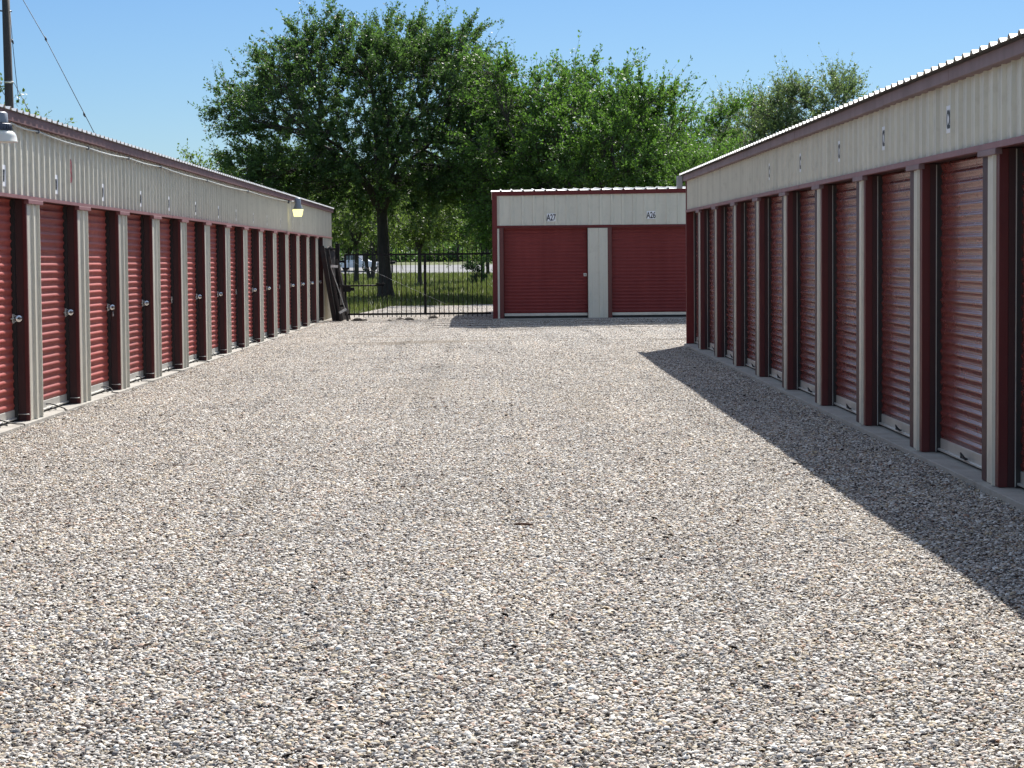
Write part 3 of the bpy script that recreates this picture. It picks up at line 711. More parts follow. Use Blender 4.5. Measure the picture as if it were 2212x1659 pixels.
# ---- locks on the left doors (disc locks hang in the latch at each door's far edge)
first_vis = [i for i, (a, b) in enumerate(opsL) if b > u_left(20)][0]
lock_label = {0: 'round steel lock on the nearest left door, at the photo\'s left edge', 1: 'round steel lock with a dark keyway on the second left door',
  2: 'round steel lock with a small padlock under it on the third left door', 3: 'round steel lock on the fourth left door from the near end',
  5: 'round steel lock on the sixth left door, beyond the door without one', 6: 'round steel lock on the seventh left door from the near end',
  8: 'small-looking round lock on the ninth left door', 9: 'small-looking round lock on the tenth left door', 11: 'small-looking round lock on the twelfth left door',
  12: 'dim round lock on the thirteenth left door', 13: 'dim round lock on the fourteenth left door', 14: 'bright round lock on the last left door beside the leaning frames'}
for j in range(15):
    i = first_vis + j
    if i >= len(opsL): break
    a, b = opsL[i]; x = b-0.075; z = 1.10
    door = [c for c in LB.children if c.name.split('.')[0] == 'door'][i]
    mb = MB(); ybox(mb, x-0.055, x+0.028, -REC+0.018, -REC+0.030, z-0.05, z+0.05, -1, 0.003); mb.tube([(x-0.14, REC-0.03, z), (x+0.02, REC-0.03, z)], 0.008, 8); mb.build('latch', M['silver'], door)
    if j in lock_label:
        r_ = 0.038
        mw = ML @ Matrix.Translation((x+0.02, REC-0.055, z))
        L_ = empty('disc_lock', mw, label=lock_label[j], cat='lock', group='round locks on the left doors')
        # face turned mostly to the lane and slightly to the camera
        mb = MB(); prof = [(0.001, -0.012), (r_*0.8, -0.012), (r_, -0.006), (r_, 0.006), (r_*0.86, 0.011), (r_*0.45, 0.0125), (0.001, 0.0125)]
        mb.lathe([(q, h) for q, h in prof], (0, 0, 0), 24, 'y')
        ob = mb.build('lock_body', M['chrome'], L_); ob.rotation_euler = (0, 0, R(180+28-90+ 0)) ; ob.location = (0, -0.02, 0)
        mb = MB(); mb.box(-0.012, 0.012, 0.0128, 0.0145, -0.008, 0.008, 0.001); kb = mb.build('keyway', M['ink'], L_); kb.rotation_euler = ob.rotation_euler; kb.location = ob.location
        mb = MB(); mb.tube([(0.0, 0.0, -0.025), (0.0, 0.02, -0.035), (0, 0.035, 0.0), (0.0, 0.02, 0.035), (0, 0, 0.025)], 0.005, 6); mb.build('shackle', M['chrome'], L_)
        if j == 2:
            P_ = empty('padlock', ML @ Matrix.Translation((x+0.02, REC-0.085, z-0.085)), label='small grey padlock hanging below the round lock on the third left door', cat='padlock')
            mb = MB(); mb.box(-0.02, 0.02, -0.008, 0.008, -0.035, 0.0, 0.003); mb.build('padlock_body', M['silver'], P_)
            mb = MB(); mb.tube([(-0.013, 0, 0), (-0.013, 0, 0.022), (0, 0, 0.034), (0.013, 0, 0.022), (0.013, 0, 0)], 0.003, 6); mb.build('shackle', M['chrome'], P_)

# ---- security lights and conduit on the left building
def P_L(u, n_, z): return ML @ Vector((u, -n_, z))
uN = None
def u_at(px, n_):  # u of a vertical line at distance n_ from the left facade seen at column px (eye height)
    d = ray(px, 562); nrm = Vector((-UL.y, UL.x, 0)); base = PL + ML.to_3x3() @ Vector((0, -n_, 0))
    t = (base-Vector((0, 0, CAMZ))).dot(nrm)/d.dot(nrm); return (Vector((0, 0, CAMZ))+d*t-base).dot(UL)
u_near = u_at(2, 0.42); u_far = u_at(645, 0.26)
tl = ML @ Matrix.Translation((u_near, -0.42, 0))
L1 = empty('security_light', tl, label='grey yard light with an unlit white bowl, cut by the left edge', cat='yard light', group='yard lights on the left building')
mb = MB(); mb.lathe([(0.001, 3.095), (0.07, 3.092), (0.088, 3.08), (0.092, 3.0), (0.095, 2.985)], (0, 0, 0)); mb.build('housing', M['lamp_grey'], L1)
mb = MB(); mb.lathe([(0.001, 2.984), (0.118, 2.984), (0.125, 2.975), (0.118, 2.925), (0.12, 2.92), (0.001, 2.92)], (0, 0, 0))
for k in range(28):
    a = 2*math.pi*k/28; mb.beam((0.118*math.cos(a), 0.118*math.sin(a), 2.978), (0.128*math.cos(a), 0.128*math.sin(a), 2.925), 0.006, 0.012)
mb.build('cooling_fins', M['lamp_dark'], L1)
mb = MB(); mb.lathe([(0.001, 2.919), (0.12, 2.919), (0.15, 2.900), (0.168, 2.865), (0.172, 2.822), (0.176, 2.819), (0.176, 2.812), (0.001, 2.812)], (0, 0, 0), 36); mb.build('bowl', M['globe'], L1)
mb = MB(); mb.tube([(0, 0.42, 3.03), (0, 0.09, 3.03)], 0.016, 10); mb.box(-0.05, 0.05, 0.38, 0.418, 2.98, 3.08, 0.004); mb.build('bracket_arm', M['lamp_grey'], L1)
tl = ML @ Matrix.Translation((u_far, -0.26, 0))
L2 = empty('security_light', tl, label='lit yellow yard light on an arm near the far end', cat='yard light', group='yard lights on the left building')
mb = MB(); mb.lathe([(0.001, 3.20), (0.055, 3.195), (0.072, 3.18), (0.074, 3.06), (0.085, 3.02), (0.105, 2.965), (0.118, 2.935), (0.112, 2.93), (0.001, 2.93)], (0, 0, 0)); mb.build('housing', M['lamp_grey'], L2)
mb = MB(); mb.lathe([(0.001, 2.929), (0.128, 2.929), (0.13, 2.915), (0.098, 2.765), (0.092, 2.755), (0.001, 2.755)], (0, 0, 0)); mb.build('refractor', M['lit'], L2)
mb = MB(); mb.tube([(0, 0.26, 3.115), (0, 0.07, 3.115)], 0.013, 10); mb.build('bracket_arm', M['conduit'], L2)
mb = MB(); mb.box(-0.03, 0.03, 0.20, 0.258, 3.07, 3.16, 0.004); mb.build('junction_box', M['lamp_dark'], L2)
mb = MB(); cp = [(28, 3.13), (87.5, 3.118), (194.7, 3.088), (281, 3.10), (350, 3.103), (450, 3.085), (538, 3.095), (623, 3.115)]
pp = []
for (px, z) in cp: pp.append((u_at(px, 0.055), -0.055, z))
dense = []
for i in range(len(pp)-1):
    for t in (0, 0.25, 0.5, 0.75):
        q = [pp[i][c]*(1-t)+pp[i+1][c]*t for c in range(3)]; q[2] -= 0.018*math.sin(math.pi*t); dense.append(q)
dense.append(pp[-1])
CO = empty('conduit', ML, label='thin pale conduit sagging along the left header panel between the lights', cat='conduit')
mb.tube(dense, 0.0095, 8); mb.build('pipe', M['conduit'], CO)
for (u_, n_, z_) in pp[1:-1]:
    mb = MB(); mb.box(u_-0.02, u_+0.02, -0.07, -0.033, z_-0.02, z_+0.02, 0.003); mb.build('strap', M['lamp_dark'], CO)

# ------------------------------------------------------------------ junk leaning on the left building's far end
def Lp(u, n_, z): return (u, -n_, z)
uj = u_left(690)   # near the last door
zg = -0.05
def lean(name, us, us2, nb_, nt_, zt, wx, wy, mat, label, group=None):
    E = empty(name, ML @ Matrix.Translation((us, -nb_, zg)), label=label, cat='steel beam', group=group)
    mb = MB(); mb.beam((0, 0, 0), (us2-us, nb_-nt_, zt-zg), wx, wy, Vector((0, 1, 0)))
    mb.build('beam', mat, E); return E
def leanp(px0, px1, ztop, u_, w_, mat, label, nt=None):
    """beam whose foot shows at column px0 and head at px1 when at distance u_ along the facade"""
    def n_of(px, uu):
        lo, hi = 0.0, 2.0
        for _ in range(30):
            mid = (lo+hi)/2
            if u_at(px, mid) > uu: lo = mid
            else: hi = mid
        return lo
    return n_of(px0, u_), n_of(px1, u_)
specs = [(722, 694, 2.12, 0.10, 'dark square steel beam, leftmost of the leaning pile'),
         (729, 700, 1.95, 0.07, 'thin dark steel beam second in the leaning pile'),
         (737, 705, 2.02, 0.09, 'dark steel beam behind the braced frame in the leaning pile')]
uj = u_left(702)-1.2; uf_ = uj-0.42
for k, (p0, p1, zt, ww, lb) in enumerate(specs):
    nb_, nt_ = leanp(p0, p1, zt, uj+0.15*k, ww, None, lb)
    lean('leaning_beam', uj+0.15*k, uj+0.15*k+0.25, nb_, nt_, zt, ww, ww*1.3, M['rust'], lb, 'steel beams leaning on the left building')
# dark sheet panel behind
nb_, nt_ = leanp(727, 697, 0, uj+0.8, 0, None, '')
E = empty('scrap_sheet', ML @ Matrix.Translation((uj+0.8, -nb_, zg)), label='dark sheet panel with a torn top edge leaning at the building end', cat='panel')
mb = MB(); a0 = Vector((0, 0, 0)); a1 = Vector((0.0, nb_-nt_, 2.15)); wv = Vector((0.9, -0.32, 0))
nv = wv.cross(a1).normalized()*0.02
tops = [a1, a1+wv*0.25+Vector((0, 0, -0.05)), a1+wv*0.5+Vector((0, 0, 0.03)), a1+wv+Vector((0, 0, -0.10))]
front = [a0, a0+wv]+tops[::-1]
mb.poly([p+nv for p in front]); mb.poly([p-nv for p in front][::-1])
for i in range(len(front)):
    p, q = front[i], front[(i+1) % len(front)]; mb.poly([p+nv, p-nv, q-nv, q+nv])
mb.build('sheet', M['rust'], E)
mb = MB(); mb.beam(a1*0.97+nv*2, a1*0.97+wv*0.9+nv*2, 0.03, 0.05); mb.build('top_rail', M['black'], E)
# outer braced frame with pale end plates
nb1, nt1 = leanp(735, 711, 0, uf_, 0, None, ''); nb2, nt2 = leanp(750, 727, 0, uf_, 0, None, '')
E = empty('scrap_gate', ML @ Matrix.Translation((uf_, -nb1, zg)), label='narrow braced steel frame with two pale end plates, front of the leaning pile', cat='steel frame')
f0 = Vector((0, 0, 0.03)); f1 = Vector((0.06, nb1-nt1, 1.86)); g0 = Vector((0, nb1-nb2, 0.05)); g1 = Vector((0.06, nb1-nt2, 1.80))
mb = MB(); mb.beam(f0, f1, 0.04, 0.06, Vector((0, 1, 0))); mb.build('side_rail', M['rust'], E)
mb = MB(); mb.beam(g0, g1, 0.04, 0.06, Vector((0, 1, 0))); mb.build('side_rail', M['rust'], E)
l = lambda p, q, t: p*(1-t)+q*t
mb = MB(); a = l(f0, f1, 0.86)+Vector((-0.035, 0, 0)); b_ = l(g0, g1, 0.88)+Vector((-0.035, 0, 0)); mb.beam(a, b_, 0.015, 0.07); mb.build('end_plate', M['plate'], E)
mb = MB(); a = l(f0, f1, 0.14)+Vector((-0.035, 0, 0)); b_ = l(g0, g1, 0.20)+Vector((-0.035, -0.02, 0)); mb.beam(a, b_, 0.015, 0.07); mb.build('end_plate', M['plate'], E)
mb = MB(); mb.beam(l(f0, f1, 0.84)+Vector((-0.03, 0, 0)), l(g0, g1, 0.16)+Vector((-0.03, 0, 0)), 0.014, 0.022); mb.build('diagonal_brace', M['conduit'], E)

# ------------------------------------------------------------------ gate and fence
YF = 64.3
FG = empty('metal_gate', loc=(at_y(900, 680, YF).x, YF, gz(-2, YF)), label='black steel picket gate closing the lane between the buildings', cat='gate')
def fl(px, z): return Vector((at_y(px, 620, YF).x - FG.location.x, 0, z - FG.location.z))
xL, xR_ = fl(744, 0).x, fl(1060.5, 0).x
zt, zb = 1.80, 0.125
def rel(z): return z - FG.location.z
mb = MB(); mb.box(xL, xR_, -0.025, 0.025, rel(zt)-0.025, rel(zt)+0.025); mb.build('top_rail', M['black'], FG)
mb = MB(); mb.box(xL, xR_, -0.025, 0.025, rel(zb)-0.028, rel(zb)+0.028); mb.build('bottom_rail', M['black'], FG)
npk = 0; x = xL+0.135
mbp = MB(); xc_ = fl(918.5, 0).x
for xx, ww in ((xL+0.03, 0.06), (xc_, 0.075)):
    mb = MB(); mb.box(xx-ww/2, xx+ww/2, -0.03, 0.03, rel(zb)-0.03, rel(zt)+0.02); mb.build('gate_stile', M['black'], FG)
while x < xR_-0.02:
    if abs(x-xc_) > 0.06:
        mb = MB(); mb.box(x-0.011, x+0.011, -0.0085, 0.0085, rel(0.035), rel(1.985)); mb.raw([(x-0.011, -0.0085, rel(1.985)), (x+0.011, -0.0085, rel(1.985)), (x+0.011, 0.0085, rel(1.985)), (x-0.011, 0.0085, rel(1.985)), (x, 0, rel(2.02))], [(0,1,4),(1,2,4),(2,3,4),(3,0,4)])
        mb.build('picket', M['black'], FG)
    x += 0.1335
mb = MB(); c1 = fl(760, 1.62); c2 = fl(1010, 0.12); c1.y = c2.y = -0.05; mb.tube([c1, (c1+c2)/2+Vector((0, 0, -0.01)), c2], 0.0028, 5); mb.build('brace_cable', M['grey_trim'], FG)
# opener arm
GO = empty('gate_opener', loc=(at_y(755, 613, YF-0.18).x, YF-0.18, 0.9), label='black gate opener box with a long horizontal arm on the gate', cat='gate opener')
xo = GO.location.x
mb = MB(); mb.box(at_y(742, 600, YF).x-xo, at_y(758, 600, YF).x-xo, -0.07, 0.07, -0.14, 0.05, 0.01); mb.box(at_y(757, 600, YF).x-xo, at_y(766, 600, YF).x-xo, -0.05, 0.05, -0.11, -0.02, 0.008); mb.build('motor_box', M['black'], GO)
mb = MB(); mb.tube([(at_y(731, 600, YF).x-xo, 0, 0.03), (at_y(829, 600, YF).x-xo, 0.06, 0.035)], 0.022, 10); mb.build('arm', M['black'], GO)
mb = MB(); mb.box(at_y(812, 600, YF).x-xo, at_y(832, 600, YF).x-xo, 0.03, 0.12, 0.06, 0.10, 0.003); mb.build('arm_bracket', M['black'], GO)
# gate post
pxp = at_y(729.5, 620, YF+0.1)
GP = empty('gate_post', loc=(pxp.x, YF+0.15, gz(pxp.x, YF)-0.05), label='thick square black post at the hinge end of the gate', cat='post')
mb = MB(); mb.box(-0.06, 0.06, -0.06, 0.06, 0, 2.24, 0.005); mb.build('post', M['black'], GP)
mb = MB(); mb.box(-0.067, 0.067, -0.067, 0.067, 2.24, 2.256, 0.003); mb.build('post_cap', M['black'], GP)
for z_ in (0.5, 1.75):
    mb = MB(); mb.box(0.06, 0.20, -0.02, 0.02, z_-0.03, z_+0.03, 0.004); mb.build('hinge', M['black'], GP)
# clods by the gate
rg = random.Random(4)
cl = [(772, 686, 0.16, 'dark clod of asphalt under the left end of the gate'), (786, 682, 0.09, 'small dark clod right of the biggest one under the gate'), (865, 680, 0.12, 'dark clod on the gravel behind the middle of the gate'),
      (884, 686, 0.13, 'reddish dark clod in front of the gate, left of its middle post'), (936, 679, 0.14, 'dark clod just right of the gate\'s middle post'), (843, 686, 0.08, 'smallest dark clod under the gate')]
for (px, py, r_, lb) in cl:
    yy = YF + (0.35 if py < 684 else -0.25); p = at_y(px, py, yy)
    V = []; nseg = 9
    E = None; mb = MB(); base = []
    for i in range(5):
        ph = i/4*math.pi/1.0
        for k in range(nseg):
            a = 2*math.pi*k/nseg; q = r_*(0.75+rg.random()*0.4)
            V.append((q*math.sin(ph)*math.cos(a)*1.2, q*math.sin(ph)*math.sin(a)*0.8, q*math.cos(ph)*0.55))
    F_ = [(i*nseg+k, (i+1)*nseg+k, (i+1)*nseg+(k+1) % nseg, i*nseg+(k+1) % nseg) for i in range(4) for k in range(nseg)]
    mb.raw(V, F_, False); o = mb.build('clod', M['rock'], None, label=lb, cat='clod', group='clods of dirt along the gate'); o.location = (p.x, yy, float(gz(p.x, yy))+r_*0.2)
# bark chip on the gravel
p = at_z(1131, 1138, -0.02)
mb = MB(); q = []
for k in range(9):
    t = k/8; q.append((-0.065+0.13*t, 0.008*math.sin(t*5), 0.004+0.003*math.sin(t*4)))
mb.tube(q, [0.004, 0.011, 0.013, 0.011, 0.012, 0.013, 0.012, 0.009, 0.003], 8, False)
o = mb.build('bark_chip', M['stick'], None, label='brown bark chip lying on the gravel in the middle foreground', cat='bark'); o.location = (p.x, p.y, float(gz(p.x, p.y))+0.026); o.scale = (1.0, 0.8, 0.7)

# ------------------------------------------------------------------ trees
def tube_np(P, r, n):
    """P (k,3), r (k,) -> verts, quads"""
    P = np.asarray(P, float); k = len(P); d = np.gradient(P, axis=0); d /= np.linalg.norm(d, axis=1)[:, None]+1e-9
    a = np.cross(d, [0.31, 0.92, 0.21]); a /= np.linalg.norm(a, axis=1)[:, None]+1e-9; b = np.cross(d, a)
    th = np.arange(n)*2*math.pi/n
    V = P[:, None] + (a[:, None]*np.cos(th)[None, :, None] + b[:, None]*np.sin(th)[None, :, None])*np.asarray(r)[:, None, None]
    i, j = np.meshgrid(np.arange(k-1), np.arange(n), indexing='ij')
    q = np.stack([i*n+j, i*n+(j+1) % n, (i+1)*n+(j+1) % n, (i+1)*n+j], -1).reshape(-1, 4)
    return V.reshape(-1, 3), q
class NB:
    def __init__(s): s.V = []; s.Q = []; s.n = 0
    def add(s, V, Q): s.V.append(V); s.Q.append(Q+s.n); s.n += len(V)
    def get(s): return np.concatenate(s.V), np.concatenate(s.Q)
def bez(p0, p1, p2, k):
    t = np.linspace(0, 1, k)[:, None]; return (1-t)**2*p0 + 2*t*(1-t)*p1 + t*t*p2
def make_tree(seed, H, Rx, trunk_h, trunk_r, n_cl=34, n_anchor=16, shoots=4, leaves=13, leaf=0.105, cz=None, mains=8, boxy=0.0, crad=(0.20, 0.32), sep=0.215, wobk=1.0, inner=0.45, flat=0.55, up=0.5, shoot_len=0.9, lean=0.0, sparse=1.0, multi=1, lobes=None, twig=0.006):
    """returns (trunk verts/quads, leaf verts/quads/tone). crown = clumps of leafy shoots on branching limbs"""
    g = np.random.default_rng(seed); wood = NB()
    zc_ = cz if cz else trunk_h + (H-trunk_h)*0.42
    top = H; rz_up = top-zc_; rz_dn = (zc_-trunk_h)*flat+0.4
    # trunk
    forks = []
    for m_ in range(multi):
        ang = 2*math.pi*m_/max(1, multi)+g.uniform(0, 1); sp = 0.0 if multi == 1 else 0.5
        p0 = np.array([0.12*math.cos(ang)*(multi > 1), 0.12*math.sin(ang)*(multi > 1), -0.15])
        p2 = np.array([lean+sp*math.cos(ang), sp*math.sin(ang), trunk_h]); p1 = (p0+p2)/2+np.array([g.uniform(-0.1, 0.1), 0, 0])
        P = bez(p0, p1, p2, 8); r = trunk_r*(np.linspace(1.0, 0.72, 8)); r[0] *= 1.5; r[1] *= 1.12
        if multi > 1: r *= 0.55
        wood.add(*tube_np(P, r, 12)); forks.append(p2)
    # clump centres in the crown envelope
    cc = []
    tries = 0
    while len(cc) < n_cl and tries < 5000:
        tries += 1
        u = g.normal(size=3); u /= np.linalg.norm(u); rr = g.uniform(inner, 1.0)**0.6
        wob = 0.86+wobk*(0.16*math.sin(3.0*math.atan2(u[1], u[0])+seed)+0.10*math.sin(5.3*u[2]*2+seed*1.7))
        z = u[2]*rr; hr = math.hypot(u[0], u[1])+1e-6; kx = hr**(-boxy) if z < 0.25 else 1.0
        p = np.array([u[0]*Rx*rr*wob*kx, u[1]*Rx*rr*wob*0.9*kx, zc_ + (z*rz_up*wob if z > 0 else z*rz_dn)])
        if all(np.linalg.norm((p-q)*[1, 1, 1.2]) > Rx*sep for q in cc): cc.append(p)
    A0, DR = [], []
    limbs = []
    for m_ in range(mains):
        f = forks[m_ % len(forks)]; an = 2*math.pi*(m_+g.uniform(-0.3, 0.3))/mains; rr = Rx*g.uniform(0.30, 0.60)*(0.25 if m_ % 4 == 0 else 1)
        e = np.array([f[0]*0.5+rr*math.cos(an), rr*math.sin(an), f[2] + (top-f[2])*(g.uniform(0.30, 0.55) if m_ % 4 else 0.72)])
        P = bez(f-np.array([0, 0, 0.25]), f + (e-f)*[0.35, 0.35, 0.65], e, 9) + np.concatenate([np.zeros((1, 3)), g.normal(0, 0.05, (8, 3))])
        wood.add(*tube_np(P, trunk_r*np.linspace(0.62, 0.16, 9), 9)); limbs.append(P)
    LP = np.concatenate([P[3:] for P in limbs])
    for c in cc:
        jj = np.argmin(np.linalg.norm((LP-c)*[1, 1, 0.8], axis=1) + 1.2*np.maximum(0, LP[:, 2]-c[2]) + g.uniform(0, 0.6, len(LP))); f = LP[jj]
        d = c-f; base = f
        mid = base + d*0.5 + np.array([d[0]*0.08, d[1]*0.08, -0.10*abs(d[0])+0.25*max(0, d[2])*0.3]) + g.normal(0, 0.12, 3)*np.linalg.norm(d)*0.3
        L = np.linalg.norm(d); k = 9
        P = bez(base, mid, c, k); r0 = trunk_r*(0.10+0.14*g.random())*min(1.0, L/Rx+0.4)
        r = np.linspace(r0, 0.012, k); wood.add(*tube_np(P, r, 7))
        cr = Rx*g.uniform(*crad)
        for _ in range(n_anchor):
            v = g.normal(size=3); v /= np.linalg.norm(v); v[2] = v[2]*0.7+0.1
            a = c + v*cr*g.uniform(0.3, 1.0)
            st = P[g.integers(3, k)]
            Q = bez(st, (st+a)/2+g.normal(0, 0.1, 3)+[0, 0, -0.05*L*0.2], a, 5)
            wood.add(*tube_np(Q, np.linspace(max(0.012, r0*0.28), 0.007, 5), 4))
            A0.append(a); DR.append(v*0.8 + (a-[0, 0, zc_])/np.linalg.norm(a-[0, 0, zc_]))
    A0 = np.array(A0); DR = np.array(DR); n = len(A0)
    # shoots
    S = np.repeat(A0, shoots, 0); D = np.repeat(DR, shoots, 0) + g.normal(0, 0.55, (n*shoots, 3)); D[:, 2] += up*g.uniform(0, 1, n*shoots)
    D /= np.linalg.norm(D, axis=1)[:, None]; L = shoot_len*np.clip(np.exp(g.normal(-0.15, 0.45, n*shoots)), 0.3, 2.2)
    droop = g.uniform(-0.25, 0.15, n*shoots)
    m_ = len(S)
    # twig geometry as thin 3-sided tubes (vectorised, 4 rings)
    t = np.array([0, 0.35, 0.7, 1.0]); C = S[:, None]+D[:, None]*(L[:, None]*t)[..., None]; C[..., 2] += (droop[:, None]*L[:, None])*t**2
    a = np.cross(D, [0.2, 0.3, 0.93]); a /= np.linalg.norm(a, axis=1)[:, None]+1e-9; b = np.cross(D, a)
    th = np.arange(3)*2*math.pi/3; rad = twig*np.array([1.2, 1.0, 0.8, 0.3])
    TV = C[:, :, None] + (a[:, None, None]*np.cos(th)[None, None, :, None]+b[:, None, None]*np.sin(th)[None, None, :, None])*rad[None, :, None, None]
    q = []
    for i in range(3):
        for j in range(3): q.append([i*3+j, i*3+(j+1) % 3, (i+1)*3+(j+1) % 3, (i+1)*3+j])
    q = np.array(q); TQ = (q[None]+12*np.arange(m_)[:, None, None]).reshape(-1, 4); wood.add(TV.reshape(-1, 3), TQ)
    # leaves on the shoots
    K = leaves; tt = g.uniform(0.05, 1.05, (m_, K)); P = S[:, None]+D[:, None]*(L[:, None]*tt)[..., None]; P[..., 2] += droop[:, None]*L[:, None]*tt**2
    off = g.normal(0, 1, (m_, K, 3)); off -= (off*D[:, None]).sum(-1, keepdims=True)*D[:, None]*0.6
    off /= np.linalg.norm(off, axis=-1, keepdims=True)
    P = P + off*leaf*0.55; ax_ = off*0.8 + D[:, None]*0.7 + g.normal(0, 0.25, (m_, K, 3)); ax_ /= np.linalg.norm(ax_, axis=-1, keepdims=True)
    nn = g.normal(0, 0.75, (m_, K, 3)) + [0, 0, 0.7]; sd = np.cross(ax_, nn); sd /= np.linalg.norm(sd, axis=-1, keepdims=True)+1e-9
    keep = g.random((m_, K)) < sparse
    P = P[keep]; ax_ = ax_[keep]; sd = sd[keep]; N = len(P); ls = leaf*g.uniform(0.65, 1.35, N)[:, None]
    nrm = np.cross(ax_, sd)
    v0 = P - ax_*ls*0.5; v1 = P + sd*ls*0.27 + nrm*ls*0.06; v2 = P + ax_*ls*0.5; v3 = P - sd*ls*0.27 + nrm*ls*0.06
    LV = np.stack([v0, v1, v2, v3], 1).reshape(-1, 3); LQ = np.arange(N*4).reshape(-1, 4)
    clump = np.repeat(g.normal(0.5, 0.16, n), shoots); tone = (np.broadcast_to(clump[:, None], (m_, K))[keep] + g.normal(0, 0.16, N)).clip(0, 1)
    return wood.get(), (LV, LQ, tone)
def plant_tree(name, loc, rot, data, leafmat, label, cat='tree', group=None, scale=1.0):
    (WV, WQ), (LV, LQ, tone) = data if not isinstance(data[0], bpy.types.Mesh) else (None, None), (None, None, None)
    return None
TREES = {}
def tree_mesh(key, leafmat, **kw):
    if key not in TREES:
        (WV, WQ), (LV, LQ, tone) = make_tree(**kw)
        TREES[key] = (np_mesh('trunk', WV, WQ, M['bark']), np_mesh('crown', LV, LQ, leafmat, {'tone': tone}))
        print('tree', key, len(WQ), len(LQ))
    return TREES[key]
def tree(key, name, loc, rot, label, leafmat, scale=1.0, group=None, cat='tree', **kw):
    tm, cm = tree_mesh(key, leafmat, **kw)
    E = empty(name, loc=loc, label=label, cat=cat, group=group); E.rotation_euler = (0, 0, rot); E.scale = (scale,)*3
    for nm, me in (('trunk', tm), ('crown', cm)):
        o = bpy.data.objects.new(nm, me); COL.objects.link(o); o.parent = E
    return E
def gpt(px, py, Y): # ground point on column px at distance Y
    p = at_y(px, py, Y); return (p.x, Y, float(terrain_z(p.x, Y)))
# the big shade tree
tree('main', 'shade_tree', gpt(834, 640, 97), 0.3, 'big dark green shade tree with a thick trunk behind the gate', M['leaf_main'],
     seed=11, H=12.2, Rx=7.1, trunk_h=3.9, trunk_r=0.30, n_cl=140, n_anchor=15, shoots=6, leaves=22, leaf=0.115, cz=6.0, flat=0.62, boxy=0.45, up=0.35, shoot_len=0.7, crad=(0.13, 0.24), sep=0.165, wobk=0.7, inner=0.6, lean=-0.15)
# trees behind the far building
G2 = 'trees behind the far building'
kwB = dict(seed=23, H=9.2, Rx=4.2, trunk_h=2.0, trunk_r=0.2, n_cl=44, n_anchor=15, shoots=5, leaves=17, leaf=0.12, flat=0.9, up=0.8, shoot_len=0.8)
tree('greenA', 'leafy_tree', gpt(1205, 640, 92), 0.4, 'tall leafy green tree rising behind the A27 door, next to the big shade tree', M['leaf_green'], group=G2, scale=1.09, **kwB)
kwC = dict(seed=37, H=8.6, Rx=4.0, trunk_h=1.8, trunk_r=0.18, n_cl=44, n_anchor=15, shoots=5, leaves=17, leaf=0.12, flat=0.95, up=0.9, shoot_len=0.75)
tree('greenB', 'leafy_tree', gpt(1335, 640, 88), 1.9, 'bright leafy tree behind the middle of the far building', M['leaf_green'], group=G2, scale=1.06, **kwC)
tree('greenA', 'leafy_tree', gpt(1430, 640, 96), 2.9, 'leafy tree sloping down behind the A26 door', M['leaf_green'], group=G2, scale=0.92, **kwB)
tree('greenB', 'leafy_tree', gpt(1532, 640, 84), 3.7, 'low bright green tree just left of the right building\'s roof end', M['leaf_green'], group=G2, scale=0.72, **kwC)
tree('greenB', 'leafy_tree', gpt(1130, 640, 118), 5.2, 'leafy tree filling the gap right of the big shade tree\'s trunk', M['leaf_green'], group=G2, scale=0.95, **kwC)
# pale trees above the right building
G3 = 'pale trees above the right roof'
kwP = dict(seed=51, H=12.4, Rx=3.6, trunk_h=3.0, trunk_r=0.2, n_cl=32, n_anchor=12, shoots=5, leaves=15, leaf=0.14, flat=0.9, up=1.1, shoot_len=1.0)
tree('paleA', 'pale_tree', gpt(1640, 640, 125), 0.0, 'sparse pale tree with thin twigs, leftmost above the right roof', M['leaf_pale'], group=G3, scale=0.93, **dict(kwP, sparse=0.8))
tree('paleA', 'pale_tree', gpt(1567, 640, 132), 2.0, 'smallest feathery pale tree, between the green trees and the right roof end', M['leaf_pale'], group=G3, scale=0.82, **dict(kwP, sparse=0.8))
kwQ = dict(kwP, seed=64, Rx=3.4)
tree('paleB', 'pale_tree', gpt(1700, 640, 120), 1.2, 'rounded grey-green tree in the middle above the right roof', M['leaf_pale'], group=G3, scale=0.88, **kwQ)
tree('paleB', 'pale_tree', gpt(1790, 640, 120), 2.7, 'tallest pale tree above the right roof', M['leaf_pale'], group=G3, scale=0.94, **kwQ)
tree('paleA', 'pale_tree', gpt(1905, 640, 118), 4.0, 'thin pale tree rightmost above the right roof', M['leaf_pale'], group=G3, scale=0.86, **dict(kwP, sparse=0.8))
# trees seen through and over the gate
G4 = 'trees on the grass beyond the gate'
kwS = dict(seed=71, H=7.6, Rx=3.3, trunk_h=2.5, trunk_r=0.15, n_cl=26, n_anchor=12, shoots=4, leaves=14, leaf=0.16, flat=0.8, up=0.5, shoot_len=0.9)
tree('beyondA', 'young_tree', gpt(770, 609, 150), 0.0, 'slim tree on the grass in front of the white pickup', M['leaf_bright'], group=G4, scale=1.0, **kwS)
tree('bushy', 'forked_tree', gpt(803, 599, 180), 0.6, 'low forked tree with a short thick trunk just left of the big trunk', M['leaf_bright'], group=G4, seed=83, H=6.8, Rx=3.0, trunk_h=1.7, trunk_r=0.30, n_cl=22, n_anchor=12, shoots=4, leaves=14, leaf=0.17, flat=0.35, up=0.6, shoot_len=0.9, multi=3)
tree('beyondA', 'young_tree', gpt(907, 615, 136), 2.2, 'slim tree right of the big trunk with one low branch', M['leaf_bright'], group=G4, scale=0.93, **kwS)
tree('beyondA', 'young_tree', gpt(1043, 609, 150), 4.1, 'slim tree on the grass beside the far building\'s corner', M['leaf_bright'], group=G4, scale=0.95, **kwS)
